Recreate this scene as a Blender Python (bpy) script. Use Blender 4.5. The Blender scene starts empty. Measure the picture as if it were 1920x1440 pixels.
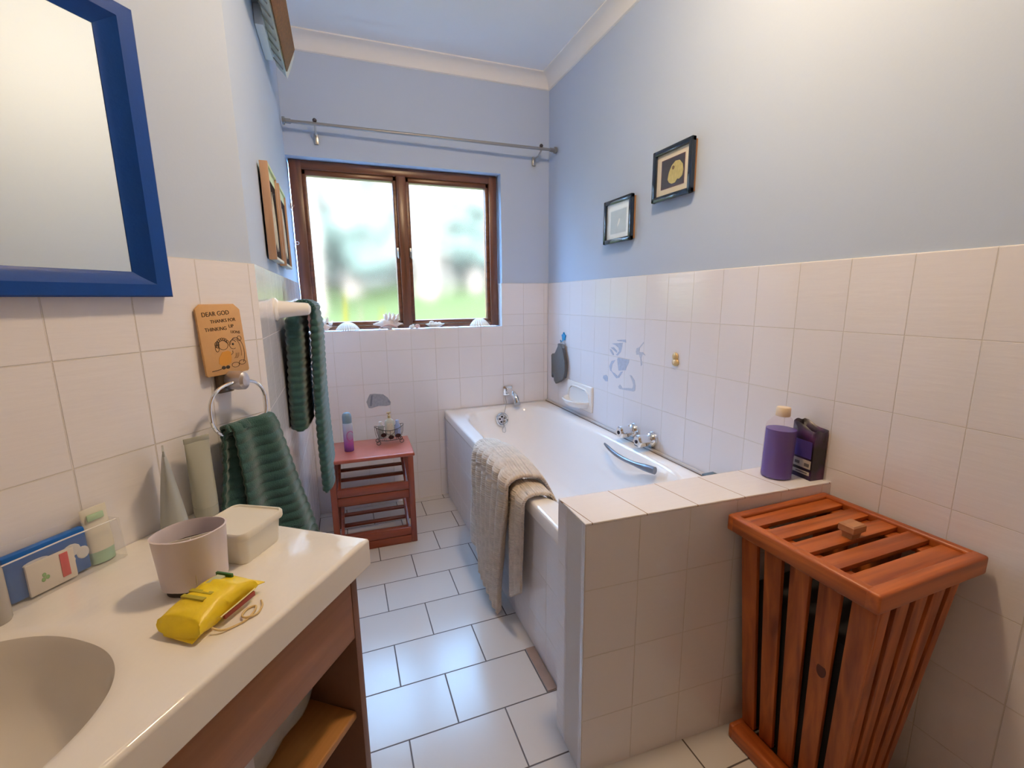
import bpy, bmesh, math, random
from mathutils import Vector, Matrix, noise

S = bpy.context.scene
COL = S.collection
PI = math.pi
random.seed(4)

# ------------------------------------------------------------------ camera, sky, lights, exposure
cam = bpy.data.cameras.new('camera')
cam.sensor_fit = 'HORIZONTAL'
cam.sensor_width = 36.0
cam.lens = 36.0 * 849.957 / 1920.0
cam.clip_start = 0.02
cam_o = bpy.data.objects.new('camera', cam)
COL.objects.link(cam_o)
cam_o.location = (-1.32612, -2.84326, 1.28941)
cam_o.rotation_euler = (1.38452, 0.01093, -0.35880)
S.camera = cam_o

world = bpy.data.worlds.new('overcast_sky')
S.world = world
world.use_nodes = True
_bg = world.node_tree.nodes['Background']
_bg.inputs[0].default_value = (0.29, 0.58, 1.0, 1)
_bg.inputs[1].default_value = 235.0

_pl = bpy.data.lights.new('window_portal', 'AREA')
_pl.shape = 'RECTANGLE'
_pl.size, _pl.size_y = 1.06, 0.85
_pl.cycles.is_portal = True
_po = bpy.data.objects.new('window_portal', _pl)
COL.objects.link(_po)
_po.location = (-0.93, 0.125, 1.57)
_po.rotation_euler = (-PI / 2, 0, 0)

LAMP_STRENGTH = 180.0
LAMP_COLOR = (1.0, 0.71, 0.42)
LAMP_AT = (-0.72, -1.90, 2.64)

S.view_settings.view_transform = 'Standard'
S.view_settings.look = 'None'
S.view_settings.exposure = 0.28
S.view_settings.gamma = 1.0
S.view_settings.use_curve_mapping = False
S.cycles.use_denoising = True
S.cycles.max_bounces = 14
S.cycles.diffuse_bounces = 7
S.cycles.glossy_bounces = 5
S.cycles.transmission_bounces = 8
S.cycles.transparent_max_bounces = 12
S.cycles.sample_clamp_indirect = 6.0
S.cycles.caustics_reflective = False
S.cycles.caustics_refractive = True

# ------------------------------------------------------------------ material helpers
def new_mat(name):
    m = bpy.data.materials.new(name)
    m.use_nodes = True
    nt = m.node_tree
    return m, nt, nt.nodes['Principled BSDF']

def N(nt, typ, **kw):
    n = nt.nodes.new('ShaderNode' + typ)
    for k, v in kw.items():
        setattr(n, k, v)
    return n

def plain(name, col, rough=0.5, metal=0.0, spec=0.5, var=0.0, vscale=30, bump=0.0, bscale=200, trans=0.0, ior=1.45, coat=0.0, sheen=0.0, sss=0.0):
    m, nt, b = new_mat(name)
    b.inputs['Base Color'].default_value = (*col, 1)
    b.inputs['Roughness'].default_value = rough
    b.inputs['Metallic'].default_value = metal
    b.inputs['Specular IOR Level'].default_value = spec
    b.inputs['Transmission Weight'].default_value = trans
    b.inputs['IOR'].default_value = ior
    b.inputs['Coat Weight'].default_value = coat
    b.inputs['Sheen Weight'].default_value = sheen
    b.inputs['Subsurface Weight'].default_value = sss
    b.inputs['Subsurface Scale'].default_value = 0.01
    if var > 0 or bump > 0:
        tc = N(nt, 'TexCoord')
    if var > 0:
        nz = N(nt, 'TexNoise')
        nz.inputs['Scale'].default_value = vscale
        nz.inputs['Detail'].default_value = 4
        nt.links.new(tc.outputs['Object'], nz.inputs['Vector'])
        mx = N(nt, 'MixRGB')
        mx.inputs[1].default_value = (*[c * (1 - var) for c in col], 1)
        mx.inputs[2].default_value = (*[min(1, c * (1 + var)) for c in col], 1)
        nt.links.new(nz.outputs['Fac'], mx.inputs[0])
        nt.links.new(mx.outputs[0], b.inputs['Base Color'])
    if bump > 0:
        nb = N(nt, 'TexNoise')
        nb.inputs['Scale'].default_value = bscale
        nb.inputs['Detail'].default_value = 3
        nt.links.new(tc.outputs['Object'], nb.inputs['Vector'])
        bp = N(nt, 'Bump')
        bp.inputs['Strength'].default_value = bump
        bp.inputs['Distance'].default_value = 0.004
        nt.links.new(nb.outputs['Fac'], bp.inputs['Height'])
        nt.links.new(bp.outputs['Normal'], b.inputs['Normal'])
    return m

def brick_mat(name, udir, u0, vdir, v0, w, h, mortar, tile, grout, rough=0.12, offset=0.0, streak=0.5, var=0.012, gbump=0.7, wave=0.05):
    """tiles laid out in world space: u = P.udir - u0, v = P.vdir - v0"""
    m, nt, b = new_mat(name)
    geo = N(nt, 'NewGeometry')
    def dot(d, c):
        v = N(nt, 'VectorMath', operation='DOT_PRODUCT')
        v.inputs[1].default_value = d
        nt.links.new(geo.outputs['Position'], v.inputs[0])
        s = N(nt, 'Math', operation='SUBTRACT')
        nt.links.new(v.outputs['Value'], s.inputs[0])
        s.inputs[1].default_value = c
        return s.outputs[0]
    cb = N(nt, 'CombineXYZ')
    nt.links.new(dot(udir, u0), cb.inputs[0])
    nt.links.new(dot(vdir, v0), cb.inputs[1])
    br = N(nt, 'TexBrick')
    br.offset = offset
    br.offset_frequency = 2
    br.squash = 1.0
    br.inputs['Scale'].default_value = 1.0
    br.inputs['Brick Width'].default_value = w
    br.inputs['Row Height'].default_value = h
    br.inputs['Mortar Size'].default_value = mortar
    br.inputs['Mortar Smooth'].default_value = 0.35
    br.inputs['Bias'].default_value = 0.0
    br.inputs['Color1'].default_value = (*[c * (1 - var) for c in tile], 1)
    br.inputs['Color2'].default_value = (*[min(1, c * (1 + var)) for c in tile], 1)
    br.inputs['Mortar'].default_value = (*grout, 1)
    nt.links.new(cb.outputs[0], br.inputs['Vector'])
    nt.links.new(br.outputs['Color'], b.inputs['Base Color'])
    mr = N(nt, 'MapRange')
    mr.inputs['To Min'].default_value = rough
    mr.inputs['To Max'].default_value = 0.7
    nt.links.new(br.outputs['Fac'], mr.inputs['Value'])
    nt.links.new(mr.outputs['Result'], b.inputs['Roughness'])
    # brushed relief of the glaze
    mp = N(nt, 'Mapping')
    mp.inputs['Scale'].default_value = (9, 60, 1)
    nt.links.new(cb.outputs[0], mp.inputs['Vector'])
    nz = N(nt, 'TexNoise')
    nz.inputs['Scale'].default_value = 1.0
    nz.inputs['Detail'].default_value = 3
    nt.links.new(mp.outputs[0], nz.inputs['Vector'])
    nw = N(nt, 'TexNoise')
    nw.inputs['Scale'].default_value = 7.0
    nt.links.new(cb.outputs[0], nw.inputs['Vector'])
    b0 = N(nt, 'Bump')
    b0.inputs['Strength'].default_value = wave
    b0.inputs['Distance'].default_value = 0.02
    nt.links.new(nw.outputs['Fac'], b0.inputs['Height'])
    b1 = N(nt, 'Bump')
    b1.inputs['Strength'].default_value = streak
    b1.inputs['Distance'].default_value = 0.0015
    nt.links.new(nz.outputs['Fac'], b1.inputs['Height'])
    nt.links.new(b0.outputs['Normal'], b1.inputs['Normal'])
    b2 = N(nt, 'Bump')
    b2.invert = True
    b2.inputs['Strength'].default_value = gbump
    b2.inputs['Distance'].default_value = 0.003
    nt.links.new(br.outputs['Fac'], b2.inputs['Height'])
    nt.links.new(b1.outputs['Normal'], b2.inputs['Normal'])
    nt.links.new(b2.outputs['Normal'], b.inputs['Normal'])
    return m

def wood(name, dark, light, axis=0, rough=0.4, knots=False, scale=1.0):
    m, nt, b = new_mat(name)
    tc = N(nt, 'TexCoord')
    mp = N(nt, 'Mapping')
    s = [38 * scale] * 3
    s[axis] = 2.6 * scale
    mp.inputs['Scale'].default_value = s
    nt.links.new(tc.outputs['Object'], mp.inputs['Vector'])
    nz = N(nt, 'TexNoise')
    nz.inputs['Scale'].default_value = 1.0
    nz.inputs['Detail'].default_value = 6
    nz.inputs['Distortion'].default_value = 0.6
    nt.links.new(mp.outputs[0], nz.inputs['Vector'])
    cr = N(nt, 'ValToRGB')
    cr.color_ramp.elements[0].position = 0.3
    cr.color_ramp.elements[0].color = (*dark, 1)
    cr.color_ramp.elements[1].position = 0.72
    cr.color_ramp.elements[1].color = (*light, 1)
    nt.links.new(nz.outputs['Fac'], cr.inputs[0])
    nt.links.new(cr.outputs[0], b.inputs['Base Color'])
    b.inputs['Roughness'].default_value = rough
    bp = N(nt, 'Bump')
    bp.inputs['Strength'].default_value = 0.15
    bp.inputs['Distance'].default_value = 0.001
    nt.links.new(nz.outputs['Fac'], bp.inputs['Height'])
    nt.links.new(bp.outputs['Normal'], b.inputs['Normal'])
    return m

def clear_plastic(name, tint=(0.95, 0.97, 1.0), clear=0.82, rough=0.08):
    m = bpy.data.materials.new(name)
    m.use_nodes = True
    nt = m.node_tree
    nt.nodes.clear()
    out = N(nt, 'OutputMaterial')
    tr = N(nt, 'BsdfTransparent')
    tr.inputs[0].default_value = (*tint, 1)
    pr = N(nt, 'BsdfPrincipled')
    pr.inputs['Base Color'].default_value = (*tint, 1)
    pr.inputs['Roughness'].default_value = rough
    mx = N(nt, 'MixShader')
    mx.inputs[0].default_value = 1 - clear
    nt.links.new(tr.outputs[0], mx.inputs[1])
    nt.links.new(pr.outputs[0], mx.inputs[2])
    nt.links.new(mx.outputs[0], out.inputs[0])
    return m

def frosted_pane(name):
    m = bpy.data.materials.new(name)
    m.use_nodes = True
    nt = m.node_tree
    nt.nodes.clear()
    out = N(nt, 'OutputMaterial')
    tr = N(nt, 'BsdfTransparent')
    tr.inputs[0].default_value = (0.97, 1.0, 1.0, 1)
    rf = N(nt, 'BsdfRefraction')
    rf.inputs['Roughness'].default_value = 0.24
    rf.inputs['IOR'].default_value = 1.25
    tl = N(nt, 'BsdfTranslucent')
    tl.inputs[0].default_value = (0.9, 0.97, 1.0, 1)
    gl = N(nt, 'BsdfGlossy')
    gl.inputs['Roughness'].default_value = 0.15
    m1 = N(nt, 'MixShader')
    m1.inputs[0].default_value = 0.86
    nt.links.new(tr.outputs[0], m1.inputs[1])
    nt.links.new(rf.outputs[0], m1.inputs[2])
    m2 = N(nt, 'MixShader')
    m2.inputs[0].default_value = 0.0
    nt.links.new(m1.outputs[0], m2.inputs[1])
    nt.links.new(tl.outputs[0], m2.inputs[2])
    m3 = N(nt, 'MixShader')
    m3.inputs[0].default_value = 0.03
    nt.links.new(m2.outputs[0], m3.inputs[1])
    nt.links.new(gl.outputs[0], m3.inputs[2])
    nt.links.new(m3.outputs[0], out.inputs[0])
    return m

def glow(name, col, strength):
    m, nt, b = new_mat(name)
    b.inputs['Emission Color'].default_value = (*col, 1)
    b.inputs['Emission Strength'].default_value = strength
    b.inputs['Base Color'].default_value = (0.9, 0.9, 0.88, 1)
    return m

def terry(name, col, rib_axis=None, rib=0.0, rib_scale=140, fuzz=500):
    m, nt, b = new_mat(name)
    tc = N(nt, 'TexCoord')
    nz = N(nt, 'TexNoise')
    nz.inputs['Scale'].default_value = fuzz
    nz.inputs['Detail'].default_value = 2
    nt.links.new(tc.outputs['Object'], nz.inputs['Vector'])
    n2 = N(nt, 'TexNoise')
    n2.inputs['Scale'].default_value = 40
    n2.inputs['Detail'].default_value = 4
    nt.links.new(tc.outputs['Object'], n2.inputs['Vector'])
    mx = N(nt, 'MixRGB')
    mx.inputs[1].default_value = (*[c * 0.72 for c in col], 1)
    mx.inputs[2].default_value = (*[min(1, c * 1.25) for c in col], 1)
    nt.links.new(n2.outputs['Fac'], mx.inputs[0])
    nt.links.new(mx.outputs[0], b.inputs['Base Color'])
    b.inputs['Roughness'].default_value = 0.95
    b.inputs['Sheen Weight'].default_value = 0.35
    b.inputs['Specular IOR Level'].default_value = 0.1
    bp = N(nt, 'Bump')
    bp.inputs['Strength'].default_value = 0.7
    bp.inputs['Distance'].default_value = 0.003
    nt.links.new(nz.outputs['Fac'], bp.inputs['Height'])
    nrm = bp.outputs['Normal']
    if rib > 0:
        wv = N(nt, 'TexWave', wave_type='BANDS', bands_direction=rib_axis)
        wv.inputs['Scale'].default_value = rib_scale
        wv.inputs['Distortion'].default_value = 1.2
        nt.links.new(tc.outputs['UV'] if rib_axis == 'X' else tc.outputs['Object'], wv.inputs['Vector'])
        b2 = N(nt, 'Bump')
        b2.inputs['Strength'].default_value = rib
        b2.inputs['Distance'].default_value = 0.004
        nt.links.new(wv.outputs['Fac'], b2.inputs['Height'])
        nt.links.new(nrm, b2.inputs['Normal'])
        nrm = b2.outputs['Normal']
    nt.links.new(nrm, b.inputs['Normal'])
    return m

# ------------------------------------------------------------------ mesh helpers
class MB:
    def __init__(self):
        self.bm = bmesh.new()
    def box(self, lo, hi, bevel=0.0, seg=2, rot=None, taper=None):
        lo, hi = Vector(lo), Vector(hi)
        c, s = (lo + hi) / 2, hi - lo
        r = bmesh.ops.create_cube(self.bm, size=1.0)
        vs = r['verts']
        for v in vs:
            p = Vector((v.co.x * s.x, v.co.y * s.y, v.co.z * s.z))
            if taper and p.z < 0:
                p.x *= taper[0]; p.y *= taper[1]
            v.co = (rot @ p if rot else p) + c
        if bevel > 0:
            es = list({e for v in vs for e in v.link_edges})
            bmesh.ops.bevel(self.bm, geom=es, offset=bevel, segments=seg, profile=0.5, affect='EDGES')
        return self
    def hexa(self, pts, bevel=0.0, seg=2):
        """8 points: bottom loop 0-3, top loop 4-7"""
        vs = [self.bm.verts.new(p) for p in pts]
        for f in ((3, 2, 1, 0), (4, 5, 6, 7), (0, 1, 5, 4), (1, 2, 6, 5), (2, 3, 7, 6), (3, 0, 4, 7)):
            self.bm.faces.new([vs[i] for i in f])
        if bevel > 0:
            es = list({e for v in vs for e in v.link_edges})
            bmesh.ops.bevel(self.bm, geom=es, offset=bevel, segments=seg, profile=0.5, affect='EDGES')
        return self
    def prism(self, poly, vec, bevel=0.0, seg=2):
        """polygon of 3-D points pushed along vec"""
        vec = Vector(vec)
        a = [self.bm.verts.new(p) for p in poly]
        b = [self.bm.verts.new(Vector(p) + vec) for p in poly]
        n = len(a)
        fs = [self.bm.faces.new(a[::-1]), self.bm.faces.new(b)]
        for i in range(n):
            fs.append(self.bm.faces.new((a[i], a[(i + 1) % n], b[(i + 1) % n], b[i])))
        if bevel > 0:
            es = list(fs[0].edges) + list(fs[1].edges)
            bmesh.ops.bevel(self.bm, geom=es, offset=bevel, segments=seg, profile=0.5, affect='EDGES')
        return self
    def loops(self, rings, cap0=True, cap1=True, closed=False):
        R = [[self.bm.verts.new(p) for p in r] for r in rings]
        n = len(R[0])
        pairs = list(zip(R, R[1:])) + ([(R[-1], R[0])] if closed else [])
        for a, b in pairs:
            for i in range(n):
                self.bm.faces.new((a[i], a[(i + 1) % n], b[(i + 1) % n], b[i]))
        if not closed:
            if cap0: self.bm.faces.new(R[0][::-1])
            if cap1: self.bm.faces.new(R[-1])
        return self
    def lathe(self, prof, origin=(0, 0, 0), axis='Z', n=32, mat=None, cap0=True, cap1=True, sx=1.0, sy=1.0):
        o = Vector(origin)
        rings = []
        for r, h in prof:
            ring = []
            for i in range(n):
                a = 2 * PI * i / n
                x, y = r * math.cos(a) * sx, r * math.sin(a) * sy
                p = {'Z': Vector((x, y, h)), 'X': Vector((h, x, y)), 'Y': Vector((y, h, x))}[axis]
                if mat: p = mat @ p
                ring.append(p + o)
            rings.append(ring)
        return self.loops(rings, cap0, cap1)
    def tube(self, pts, r, n=10, closed=False, flat=None):
        pts = [Vector(p) for p in pts]
        m = len(pts)
        rs = r if isinstance(r, (list, tuple)) else [r] * m
        rings = []
        up = None
        for i, p in enumerate(pts):
            if closed:
                t = pts[(i + 1) % m] - pts[i - 1]
            else:
                t = pts[min(i + 1, m - 1)] - pts[max(i - 1, 0)]
            t = t.normalized() if t.length > 1e-9 else Vector((0, 0, 1))
            if up is None:
                up = Vector((0, 0, 1)) if abs(t.z) < 0.9 else Vector((1, 0, 0))
            a = t.cross(up)
            if a.length < 1e-6: a = t.cross(Vector((0, 1, 0)))
            a.normalize()
            b = a.cross(t).normalized()
            up = b
            fa, fb = flat if flat else (1, 1)
            rings.append([p + (a * math.cos(2 * PI * k / n) * fa + b * math.sin(2 * PI * k / n) * fb) * rs[i] for k in range(n)])
        return self.loops(rings, closed=closed)
    def ball(self, c, r, u=16, v=10, mat=None):
        res = bmesh.ops.create_uvsphere(self.bm, u_segments=u, v_segments=v, radius=1.0)
        rr = Vector(r) if isinstance(r, (tuple, list, Vector)) else Vector((r, r, r))
        for w in res['verts']:
            p = Vector((w.co.x * rr.x, w.co.y * rr.y, w.co.z * rr.z))
            w.co = (mat @ p if mat else p) + Vector(c)
        return self
    def cone(self, base, tip, r, n=8, r2=0.0005):
        return self.tube([base, Vector(base).lerp(Vector(tip), 0.55), tip], [r, r * 0.62, r2], n)
    def grid(self, f, nu, nv, uv=False):
        V = [[self.bm.verts.new(f(i / nu, j / nv)) for j in range(nv + 1)] for i in range(nu + 1)]
        lay = self.bm.loops.layers.uv.verify() if uv else None
        for i in range(nu):
            for j in range(nv):
                q = ((i, j), (i + 1, j), (i + 1, j + 1), (i, j + 1))
                fc = self.bm.faces.new([V[a][b] for a, b in q])
                if lay:
                    for l, (a, b) in zip(fc.loops, q):
                        l[lay].uv = (a / nu, b / nv)
        return self
    def build(self, name, mat, parent=None, smooth=True, angle=35, solid=0.0, sub=0, recalc=True):
        if recalc:
            bmesh.ops.recalc_face_normals(self.bm, faces=self.bm.faces[:])
        me = bpy.data.meshes.new(name)
        self.bm.to_mesh(me)
        self.bm.free()
        me.materials.append(mat)
        o = bpy.data.objects.new(name, me)
        COL.objects.link(o)
        if smooth:
            for p in me.polygons: p.use_smooth = True
            try:
                me.set_sharp_from_angle(angle=math.radians(angle))
            except Exception:
                pass
        if solid:
            md = o.modifiers.new('thickness', 'SOLIDIFY')
            md.thickness = solid
            md.offset = 0
        if sub:
            md = o.modifiers.new('smooth', 'SUBSURF')
            md.levels = md.render_levels = sub
        if parent: o.parent = parent
        return o

def thing(name, label, cat, mat=None, group=None):
    o = bpy.data.objects.new(name, None)
    o.empty_display_size = 0.05
    COL.objects.link(o)
    if mat is not None: o.matrix_world = mat
    o['label'] = label
    o['category'] = cat
    if group: o['group'] = group
    return o

def tag(o, label, cat, group=None, mat=None):
    o['label'] = label
    o['category'] = cat
    if group: o['group'] = group
    if mat is not None: o.matrix_world = mat
    return o

def struct(o, label=None):
    o['kind'] = 'structure'
    if label: o['label'] = label
    return o

def at(x, y, z, rz=0.0):
    return Matrix.Translation((x, y, z)) @ Matrix.Rotation(rz, 4, 'Z')

def frame(o, x, y, z):
    M = Matrix.Identity(4)
    for i, v in enumerate((x, y, z)):
        for k in range(3): M[k][i] = v[k]
    for k in range(3): M[k][3] = o[k]
    return M

def text_mesh(s, size, thick=0.0003):
    cu = bpy.data.curves.new('lettering', 'FONT')
    cu.body = s
    cu.size = size
    cu.extrude = thick
    ob = bpy.data.objects.new('lettering', cu)
    COL.objects.link(ob)
    dg = bpy.context.evaluated_depsgraph_get()
    me = bpy.data.meshes.new_from_object(ob.evaluated_get(dg))
    COL.objects.unlink(ob)
    bpy.data.objects.remove(ob)
    return me

def put_text(name, s, size, mat, parent, M, thick=0.0003):
    me = text_mesh(s, size, thick)
    me.materials.clear()
    me.materials.append(mat)
    o = bpy.data.objects.new(name, me)
    COL.objects.link(o)
    o.parent = parent
    o.matrix_local = M
    return o

def sellipse(a, b, e, n, z, cx=0.0, cy=0.0, ph=0.0):
    out = []
    for i in range(n):
        t = 2 * PI * i / n + ph
        c, s = math.cos(t), math.sin(t)
        out.append(Vector((cx + a * math.copysign(abs(c) ** (2 / e), c), cy + b * math.copysign(abs(s) ** (2 / e), s), z)))
    return out

def smooth01(t):
    t = max(0.0, min(1.0, t))
    return t * t * (3 - 2 * t)

# the slanted wall with the mirror: foot of its corner, direction along it and its normal
MU = Vector((0.59560, 0.80328, 0.0))
MN = Vector((0.80328, -0.59560, 0.0))
MO = Vector((-1.53832, -1.43705, 0.0))
def mw(s, d, z):                      # point by distance along, off the wall, height
    return MO + MU * s + MN * d + Vector((0, 0, z))
def mwall(s, d, z):                   # frame for things hung on it: x along, y up, z out of the wall
    return frame(mw(s, d, z), MU, Vector((0, 0, 1)), MN)
def mtop(s, d, z, rz=0.0):            # frame for things stood in front of it: x along, y into the wall, z up
    return frame(mw(s, d, z), MU, -MN, Vector((0, 0, 1))) @ Matrix.Rotation(rz, 4, 'Z')
RW = lambda y, z, d=0.0: frame((-d, y, z), (0, -1, 0), (0, 0, 1), (-1, 0, 0))      # right wall, x towards the camera end
LWX = -1.532
LW = lambda y, z, d=0.0: frame((LWX + d, y, z), (0, 1, 0), (0, 0, 1), (1, 0, 0))   # left wall, x towards the window
BW = lambda x, z, d=0.0: frame((x, -d, z), (1, 0, 0), (0, 0, 1), (0, -1, 0))       # window wall

# ------------------------------------------------------------------ materials
TILE = (0.80, 0.795, 0.845)
GROUT = (0.68, 0.66, 0.66)
TH, TW, TTOP = 0.20105, 0.15, 1.38825
m_paint = plain('periwinkle_paint', (0.485, 0.585, 0.755), 0.75, spec=0.25, var=0.015, vscale=3, bump=0.05, bscale=120)
m_warm = plain('warm_bounce_beige', (0.45, 0.32, 0.21), 0.75)  # unseen near walls, beige picked to bounce warm light
m_ceil = plain('ceiling_paint', (0.88, 0.92, 0.97), 0.8, spec=0.2, var=0.01, vscale=2)
m_cove = plain('cornice_paint', (0.82, 0.83, 0.84), 0.7, spec=0.25, var=0.02, vscale=5)
m_t_right = brick_mat('glazed_tile_right', (0, 1, 0), -0.01856, (0, 0, 1), TTOP, TW, TH, 0.0014, TILE, GROUT)
m_t_back = brick_mat('glazed_tile_back', (1, 0, 0), -1.37818, (0, 0, 1), TTOP, TW, TH, 0.0014, TILE, GROUT)
m_t_left = brick_mat('glazed_tile_left', (0, 1, 0), -1.437, (0, 0, 1), TTOP, TW, TH, 0.0014, TILE, GROUT, rough=0.09)
m_t_mirror = brick_mat('glazed_tile_slanted', tuple(MU), MU.dot(MO) - 0.31099, (0, 0, 1), TTOP, TW, TH, 0.0016, TILE, GROUT)
m_t_half = brick_mat('glazed_tile_ledge', (1, 0, 0), -0.648, (0, 0, 1), 0.560, 0.1535, 0.1945, 0.0014, TILE, GROUT)
m_t_halftop = brick_mat('glazed_tile_ledge_top', (0.9936, 0.113, 0), -0.845, (0, 1, 0), -2.6, 0.1535, 2.0, 0.0014, TILE, (0.32, 0.20, 0.14))
m_t_panel = brick_mat('glazed_tile_bath_side', (0, 1, 0), -0.07, (0, 0, 1), 0.535, TW, TH, 0.0012, TILE, (0.70, 0.69, 0.68))
m_floor = brick_mat('floor_tile', (1, 0, 0), -1.2285 - 0.15139, (0, -1, 0), 1.2675, 0.30278, 0.20183, 0.0028, (0.63, 0.62, 0.62), (0.10, 0.085, 0.085), rough=0.20, offset=0.5, streak=0.12, var=0.03, gbump=0.35, wave=0.02)
m_white = plain('white_enamel', (0.93, 0.925, 0.935), 0.08, spec=0.5, coat=0.3)
m_porcelain = plain('white_porcelain', (0.85, 0.84, 0.83), 0.1)
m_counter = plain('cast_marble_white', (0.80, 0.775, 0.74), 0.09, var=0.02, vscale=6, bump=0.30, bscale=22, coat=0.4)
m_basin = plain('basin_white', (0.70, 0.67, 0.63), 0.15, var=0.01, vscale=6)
m_chrome = plain('chrome', (0.82, 0.84, 0.87), 0.07, metal=1.0)
m_steel = plain('brushed_steel', (0.50, 0.51, 0.53), 0.32, metal=1.0)
m_greymetal = plain('grey_metal', (0.30, 0.31, 0.33), 0.4, metal=0.6)
m_dark = plain('dark_gap', (0.012, 0.011, 0.012), 0.6)
m_black = plain('black_plastic', (0.02, 0.02, 0.022), 0.35)
m_blueframe = plain('blue_gloss_paint', (0.003, 0.050, 0.27), 0.38, spec=0.3, var=0.08, vscale=40, bump=0.08, bscale=150)
m_mirror = plain('mirror_silver', (0.92, 0.93, 0.90), 0.01, metal=1.0)
m_vanity = wood('vanity_wood', (0.25, 0.10, 0.036), (0.35, 0.15, 0.06), 0, 0.45)
m_vanity_edge = plain('vanity_edge', (0.20, 0.105, 0.075), 0.45, var=0.08, vscale=40)
m_shelfwood = wood('shelf_wood', (0.32, 0.14, 0.035), (0.46, 0.21, 0.06), 0, 0.4)
m_window = wood('window_wood_long', (0.085, 0.027, 0.011), (0.19, 0.064, 0.026), 0, 0.3)
m_window_v = wood('window_wood_upright', (0.085, 0.027, 0.011), (0.19, 0.064, 0.026), 2, 0.3)
m_pane = frosted_pane('frosted_glass')
HD, HL = (0.20, 0.036, 0.005), (0.55, 0.140, 0.024)
m_hx = wood('cedar_along_x', HD, HL, 0, 0.38)
m_hy = wood('cedar_along_y', HD, HL, 1, 0.38)
m_hz = wood('cedar_upright', HD, HL, 2, 0.42)
m_knob = wood('cedar_knob', (0.36, 0.15, 0.06), (0.50, 0.24, 0.11), 0, 0.45)
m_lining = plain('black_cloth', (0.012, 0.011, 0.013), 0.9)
RD, RL = (0.17, 0.030, 0.011), (0.27, 0.058, 0.022)
m_rx = wood('red_wood_along_x', RD, RL, 0, 0.33)
m_rz = wood('red_wood_upright', RD, RL, 2, 0.36)
m_rtop = plain('red_wood_top', (0.36, 0.085, 0.050), 0.3, var=0.15, vscale=25)
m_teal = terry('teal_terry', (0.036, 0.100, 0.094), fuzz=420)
m_teal_shade = terry('teal_terry_shade', (0.032, 0.088, 0.084), fuzz=420)  # darker copy of the teal cloth for the shaded side and rear folds
m_beige = terry('beige_ribbed_cotton', (0.70, 0.60, 0.51), None, 0, 22, 420)
m_glove = terry('grey_mesh', (0.10, 0.105, 0.115), fuzz=700)

# ------------------------------------------------------------------ room
ZC = 2.64
T = 0.0072                                # tile thickness
YN = -3.62                                # near end of the room, behind the camera

struct(MB().box((-2.75, YN - 0.1, -0.1), (0.12, 0.24, 0)).build('floor', m_floor, smooth=False), 'grey white floor tiles laid in running bond with dark grout')
struct(MB().box((-2.75, YN - 0.1, ZC), (0.12, 0.24, ZC + 0.1)).build('ceiling', m_ceil, smooth=False), 'pale blue white painted ceiling')

wr = struct(MB().box((T, YN - 0.1, 0), (0.12, 0.24, ZC)).build('wall_right', m_paint, smooth=False), 'periwinkle right wall, white tiled to chest height')
MB().box((0, YN, 0), (T + 0.001, 0, TTOP), 0.003).build('tiling', m_t_right, wr, smooth=False)

WX0, WX1, WZ0, WZ1 = LWX, -0.332, 1.112, 2.055
wb = MB()
wb.box((LWX - 0.12, T, 0), (T, 0.22, WZ0 - T))
wb.box((LWX - 0.12, T, WZ1), (T, 0.22, ZC))
wb.box((WX1 + T, T, WZ0 - T), (T, 0.22, WZ1))
wb = struct(wb.build('wall_back', m_paint, smooth=False), 'periwinkle wall with the window, tiled below')
t = MB()
t.box((LWX, 0, 0), (0, T + 0.001, WZ0), 0.002)
t.box((WX1, 0, WZ0), (0, T + 0.001, TTOP), 0.002)
t.box((WX1, 0.002, WZ0), (WX1 + T, 0.075, TTOP), 0.002)
t.box((LWX, 0.001, WZ0 - T), (WX1 + T, 0.075, WZ0), 0.002)
t.build('tiling', m_t_back, wb, smooth=False)

wl = struct(MB().box((LWX - 0.12, -1.4262, 0), (LWX - T, 0.22, ZC)).build('wall_left', m_paint, smooth=False), 'periwinkle left wall beside the window')
MB().box((LWX - T - 0.001, -1.4285, 0), (LWX, 0.075, TTOP), 0.002).build('tiling', m_t_left, wl, smooth=False)

def mprism(s0, s1, d0, d1, z0, z1, name, mat, parent=None):
    poly = [mw(s0, d0, z0), mw(s1, d0, z0), mw(s1, d1, z0), mw(s0, d1, z0)]
    return MB().prism(poly, (0, 0, z1 - z0)).build(name, mat, parent, smooth=False)
SL = -1.78
wm = struct(mprism(SL, 0.0082, -0.12, -T, 0, ZC, 'wall_slanted', m_paint), 'periwinkle slanted wall behind the mirror, tiled below')
mprism(SL, 0.0106, -T - 0.001, 0, 0, TTOP, 'tiling', m_t_mirror, wm)
pe = mw(SL, -T, 0)
struct(MB().box((pe.x - 0.12, YN - 0.1, 0), (pe.x, pe.y + 0.1, ZC)).build('wall_near_left', m_warm, smooth=False))
struct(MB().box((pe.x - 0.12, YN - 0.1, 0), (0.12, YN, ZC)).build('wall_near', m_warm, smooth=False))

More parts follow.
